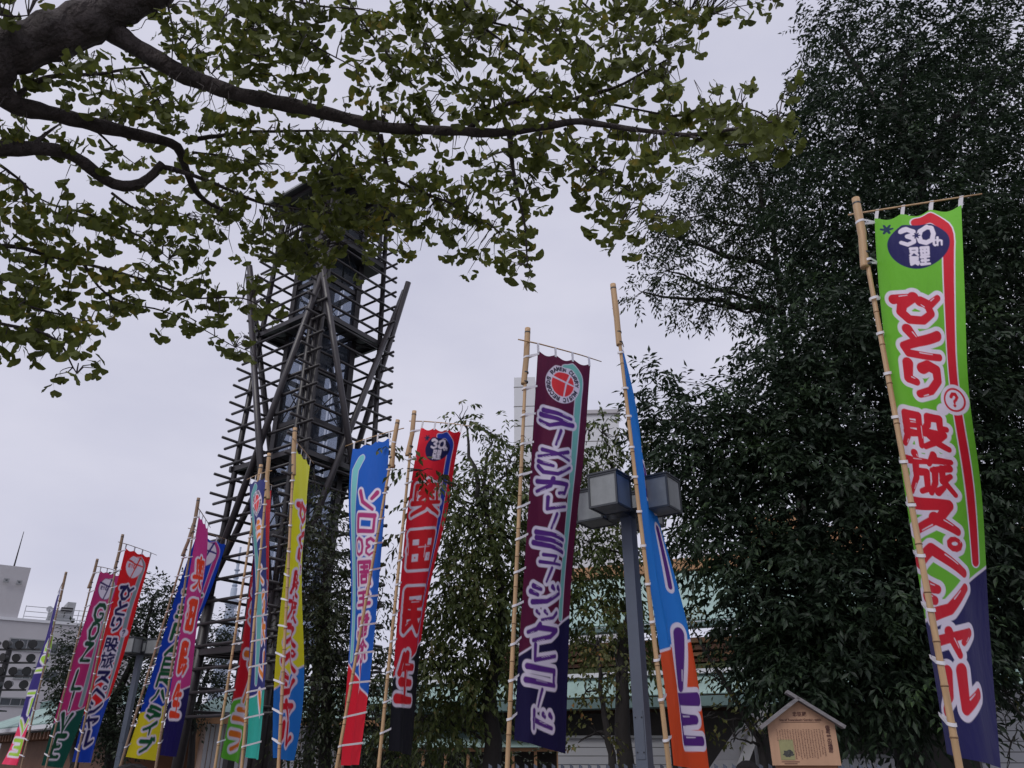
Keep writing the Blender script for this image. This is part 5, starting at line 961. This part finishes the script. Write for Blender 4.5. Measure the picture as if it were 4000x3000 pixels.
# ---------------------------------------------------------------- ginkgo overhead
LM_gink = leaf_mat('ginkgo_leaf', (.085, .100, .026), (.150, .180, .036), (.32, .25, .04), .66, .44, .5, 2.2, .25)
def ginkgo():
    t = tag(empty('ginkgo_tree', (-4.1, 2.5, 0)), 'ginkgo tree spreading leafy branches overhead, trunk out of view on the left', 'tree')
    B = []                                             # polylines: list of (u, v, dist, radius)
    def br(pts, r0, r1, d0=None, d1=None, big=False):
        n = len(pts)
        if d0 is None:
            best = min(((q[0] - pts[0][0]) ** 2 + (q[1] - pts[0][1]) ** 2, q[2]) for b in B for q in b)
            d0 = best[1] if best[0] < 150 ** 2 else 5.0 + random.uniform(-.5, .5)
        if d1 is None: d1 = d0 + random.uniform(-.35, .35)
        dense = []
        for i in range(n - 1):
            m = max(2, int(math.hypot(pts[i + 1][0] - pts[i][0], pts[i + 1][1] - pts[i][1]) / 28))
            for k in range(m): q = (i + k / m) / (n - 1); dense.append((pts[i][0] + (pts[i + 1][0] - pts[i][0]) * k / m, pts[i][1] + (pts[i + 1][1] - pts[i][1]) * k / m, d0 + (d1 - d0) * q, r0 + (r1 - r0) * q ** .8))
        dense.append((pts[-1][0], pts[-1][1], d1, r1))
        for _ in range(2):                             # smooth the joints
            dense = [dense[0]] + [tuple((dense[i - 1][k] + 2 * dense[i][k] + dense[i + 1][k]) / 4 for k in range(4)) for i in range(1, len(dense) - 1)] + [dense[-1]]
        B.append(dense); rr = random.Random(n * 31 + int(pts[0][0])); P3 = []
        for i, q in enumerate(dense): P3.append(PR(q[0], q[1], q[2]) + Vector((rr.uniform(-1, 1), rr.uniform(-1, 1), rr.uniform(-1, 1))) * q[3] * (.05 if big else .16))
        rad = [q[3] * (1 + .07 * math.sin(i * 1.3 + n) + .05 * math.sin(i * .47 + 2)) for i, q in enumerate(dense)]
        MB().tube(P3, rad, 14 if big else 7).build('limb' if big else 'branch', M_bark, t, True)
    br([(-420, 470), (-150, 310), (0, 210), (150, 158), (285, 112), (400, 60), (560, -30), (760, -160)], .150, .10, 5.0, 5.3, True)
    br([(372, 85), (481, 150), (570, 210), (728, 298), (949, 376), (1203, 424), (1392, 472), (1500, 500), (1680, 508), (1933, 520), (2123, 498), (2249, 470), (2471, 505), (2692, 530), (2900, 500), (3040, 470)], .064, .004, 5.27, 3.9, True)
    br([(-330, 420), (-80, 330), (20, 370), (55, 415), (190, 440), (380, 490), (570, 535), (703, 565), (715, 633), (760, 747), (823, 804), (900, 830)], .075, .008, 5.0, 5.3, True)
    br([(-300, 640), (-60, 590), (0, 582), (127, 577), (253, 590), (329, 634), (405, 703), (481, 738), (557, 720), (608, 671), (635, 640)], .045, .024, 4.9, 5.1, True)
    S = lambda *p: br(list(p), .0085, .0028)
    Mm = lambda *p: br(list(p), .016, .004)
    Mm((127, 572), (180, 520), (240, 480)); Mm((127, 323), (209, 294), (380, 291), (494, 269), (582, 262)); br([(60, 380), (127, 323)], .018, .012)
    Mm((728, 550), (949, 516), (1200, 510), (1400, 515)); S((0, 645), (95, 715), (158, 785), (285, 823)); br([(-100, 600), (0, 645)], .014, .009)
    br([(-200, 980), (0, 962), (63, 959), (190, 1000), (316, 1027), (443, 1058), (570, 1096), (665, 1134), (747, 1169), (886, 1160), (981, 1166), (1076, 1254)], .016, .003, 4.9, 4.7)
    S((329, 1033), (380, 1121), (443, 1172), (538, 1194), (633, 1210), (760, 1267), (918, 1356)); S((184, 1000), (165, 1140), (150, 1230)); S((278, 1018), (272, 1109), (259, 1166))
    br([(-200, 1120), (0, 1153), (63, 1185), (200, 1220), (348, 1254)], .012, .003, 4.7, 4.6); br([(-150, 1230), (0, 1265), (150, 1290), (250, 1345), (270, 1410), (300, 1460)], .011, .003, 4.6, 4.6)
    Mm((1484, 525), (1503, 608), (1522, 690), (1616, 740), (1743, 785), (1870, 848), (1950, 905)); Mm((1990, 525), (2003, 658), (2028, 778), (2053, 886), (2060, 1038)); S((2116, 515), (2072, 665), (2040, 790))
    S((2205, 500), (2281, 614), (2376, 703), (2471, 747), (2534, 823), (2629, 867)); Mm((1825, 510), (1901, 437), (1996, 399), (2091, 380), (2249, 386), (2376, 405), (2629, 456), (2720, 450)); S((2060, 385), (2142, 304)); Mm((2249, 386), (2408, 342), (2604, 234))
    for a in ([(1325, -60), (1401, 70), (1490, 184), (1585, 297), (1654, 386), (1724, 500)], [(1770, -40), (1870, 76), (2060, 120), (2154, 196), (2313, 316), (2395, 443)], [(1900, -60), (2091, 63), (2218, 171), (2376, 272)], [(1850, 80), (1933, 139), (2060, 234), (2097, 310)], [(2380, -40), (2408, 38), (2471, 95), (2597, 209)], [(1000, -40), (1120, 0), (1266, 28), (1400, 32), (1520, 60)], [(880, -40), (1076, 57), (1234, 184), (1392, 266)], [(1019, -50), (1016, 120), (1013, 285)], [(640, -60), (677, 127), (671, 240)], [(560, -20), (665, 114), (760, 222), (850, 310)], [(2550, -60), (2640, 20), (2750, 70)], [(1600, -60), (1640, 100), (1690, 230)], [(2200, -60), (2330, 60), (2480, 150)], [(-60, 40), (40, 70), (110, 60)]): S(*a)
    S((551, 279), (601, 361), (671, 475)); S((367, 500), (456, 589), (525, 639)); Mm((639, 652), (791, 696), (918, 753), (1025, 797), (1203, 823), (1392, 842)); S((437, 753), (506, 810), (570, 829), (633, 810), (728, 842)); S((753, 595), (886, 608), (990, 640))
    Mm((1392, 520), (1330, 580), (1266, 633), (1240, 720), (1290, 840), (1330, 950)); S((1330, 580), (1420, 700), (1480, 800)); S((300, 823), (420, 860), (560, 930), (660, 1010)); S((95, 715), (120, 840), (90, 920)); S((2692, 530), (2800, 570), (2950, 560), (3060, 590)); S((2629, 456), (2790, 410), (2960, 430), (3050, 500))
    trunk = [(-4.1, 2.5, 0), (-4.12, 2.52, 1.2), (-4.05, 2.5, 2.4), (-4.0, 2.55, 3.4), (-4.1, 2.6, 5.0), (-4.2, 2.7, 7.5)]
    MB().tube(trunk, [.34, .28, .25, .23, .17, .08], 16).build('trunk', M_bark, t, True)
    for (u, v, d, r0) in ((-420, 470, 5.0, .15), (-330, 420, 5.0, .085), (-300, 640, 4.9, .055), (-200, 980, 4.9, .018), (-200, 1120, 4.7, .014), (-150, 1230, 4.6, .012)):
        p = PR(u, v, d); base = Vector((-4.03, 2.52, max(2.3, p.z - .9))); MB().tube([base, base.lerp(p, .5) + Vector((0, 0, .06)), p, p + (p - base).normalized() * .05], [r0 * 1.25, r0 * 1.1, r0 * 1.02, r0], 10).build('limb', M_bark, t, True)
    # leaf density over the view, hundred-pixel cells
    rows = ['410011366777666667755666666632', '200014656777654667655666666200', '154435666754423675466666662000', '233455665665313566556666665332', '52345654666644666667766667888640'[:30] + '',
            '535345566666666656556776666555', '302233667744898554445666441000', '442345677623999866544234640000', '666666666655999776645104553000', '455666663478844334555003300000',
            '454456650135310000124000000000', '776345554430000000000000000000', '677642354120000000000000000000', '456200003500000000000000000000', '002300000000000000000000000000']
    rows[4] = '523456546666446666677666678886'
    Q = np.array([(q[0], q[1], q[2], i) for i, b in enumerate(B) for q in b if q[3] < .05]); tw = MB(); L_ = []; Qb = np.array([q for b in B[:4] for q in b if q[3] > .012])
    ntw = 0
    for j in range(-3, len(rows)):
        for i in range(-5, 31):
            d = int(rows[max(j, 0)][min(max(i, 0), 29)])
            if (j < 0 or i < 0): d = min(d, 5) if random.random() < .7 else 0
            n = -math.log(1 - min(d / 10, .95)) * 33
            ng = int(n / 3.6 + random.random())
            for _ in range(ng):
                u, v = (i + random.random()) * 100, (j + random.random()) * 100; dd = (Q[:, 0] - u) ** 2 + (Q[:, 1] - v) ** 2; k = int(dd.argmin()); dist = math.sqrt(dd[k]); q = Q[k]
                if dist > 240 and i >= 0 and j >= 0: continue
                if dist < 45: u, v = u * .35 + q[0] * .65, v * .35 + q[1] * .65
                bd = np.sqrt((Qb[:, 0] - u) ** 2 + (Qb[:, 1] - v) ** 2) - Qb[:, 3] * 600
                near = bd.min() < 26
                if near and random.random() < .6: continue
                dep = q[2] + (abs(random.gauss(0, .25)) + .15 if near else random.gauss(0, .22)); p = PR(u, v, dep)
                if dist >= 30 and not near and ntw < 2600:
                    a = PR(q[0], q[1], q[2]); ln_ = (p - a).length; tw.tube([a, a.lerp(p, .3) + Vector((random.uniform(-.1, .1), random.uniform(-.1, .1), random.uniform(.02, .16))) * ln_, a.lerp(p, .7) + Vector((random.uniform(-.1, .1), random.uniform(-.1, .1), random.uniform(.0, .16))) * ln_, p], [.0036, .003, .0024, .0016], 4, False); ntw += 1
                for _ in range(random.choice((2, 3, 4, 4, 5))): L_.append((p, random.uniform(0, 2 * math.pi)))
    stuff(tw.build('twigs', M_bark, t))
    # fan-shaped leaves on thin stalks
    def fan(seed, notch):
        r = random.Random(seed); V = [(0, 0, 0), (-.0011, 0, 0), (.0011, 0, 0), (0, .046, .002)]; F_ = [(1, 2, 3)]; n = 11; b = .040; V.append((0, b, .0))
        for i in range(n):
            a = R(-66 + 132 * i / (n - 1)); rad = .050 * (1 + r.uniform(-.05, .05)) * (.93 if i in (0, n - 1) else 1) * (notch if i == n // 2 else 1); V.append((math.sin(a) * rad, b + math.cos(a) * rad * .92, .010 * math.cos(a * 1.4) - .006 + r.uniform(-.002, .002)))
        F_ += [(4, 5 + i, 6 + i) for i in range(n - 1)]; return np.array(V), F_
    var = [fan(s, nn) for s, nn in ((1, .62), (2, .8), (3, .95), (4, .7))]
    meshes = []
    for V, F_ in var:
        me = bpy.data.meshes.new('leaf'); me.from_pydata(V.tolist(), [], F_); me.update(); meshes.append(me)
    mats_ = []
    for p, a in L_:
        rr = random.uniform(.1, 1.0); dn = Vector((math.cos(a) * rr, math.sin(a) * rr, random.uniform(-1.2, -.15))).normalized(); zz = Vector((random.gauss(0, .55), random.gauss(0, .55) + .55, random.gauss(.35, .6))); zz = (zz - dn * zz.dot(dn)).normalized(); xx = dn.cross(zz); s = random.uniform(.64, 1.02)
        mats_.append(Matrix(((xx.x * s, dn.x * s, zz.x * s, p.x), (xx.y * s, dn.y * s, zz.y * s, p.y), (xx.z * s, dn.z * s, zz.z * s, p.z), (0, 0, 0, 1))))
    # the leaves that show largest are objects of their own
    def score(m):
        c = m.translation; u, v = project(np.array(c)); return (0 if 0 < u < 4000 and 0 < v < 3000 else 1, (c - Vector((0, 0, EYE))).length / m.to_scale().x)
    order = sorted(range(len(mats_)), key=lambda i: score(mats_[i])); own = set(order[:300])
    for i in order[:300]: o = obj('leaf', meshes[i % 4], LM_gink, t); o.matrix_basis = mats_[i]
    VV, FF, off = [], [], 0
    for i, m in enumerate(mats_):
        if i in own: continue
        V, F_ = var[i % 4]; M4 = np.array(m); VV.append(V @ M4[:3, :3].T + M4[:3, 3]); FF.append(np.array(F_) + off); off += len(V)
    stuff(obj('foliage', arr_mesh('foliage', np.concatenate(VV), np.concatenate(FF)), LM_gink, t)); print('GINKGO', len(L_), ntw)
ginkgo()
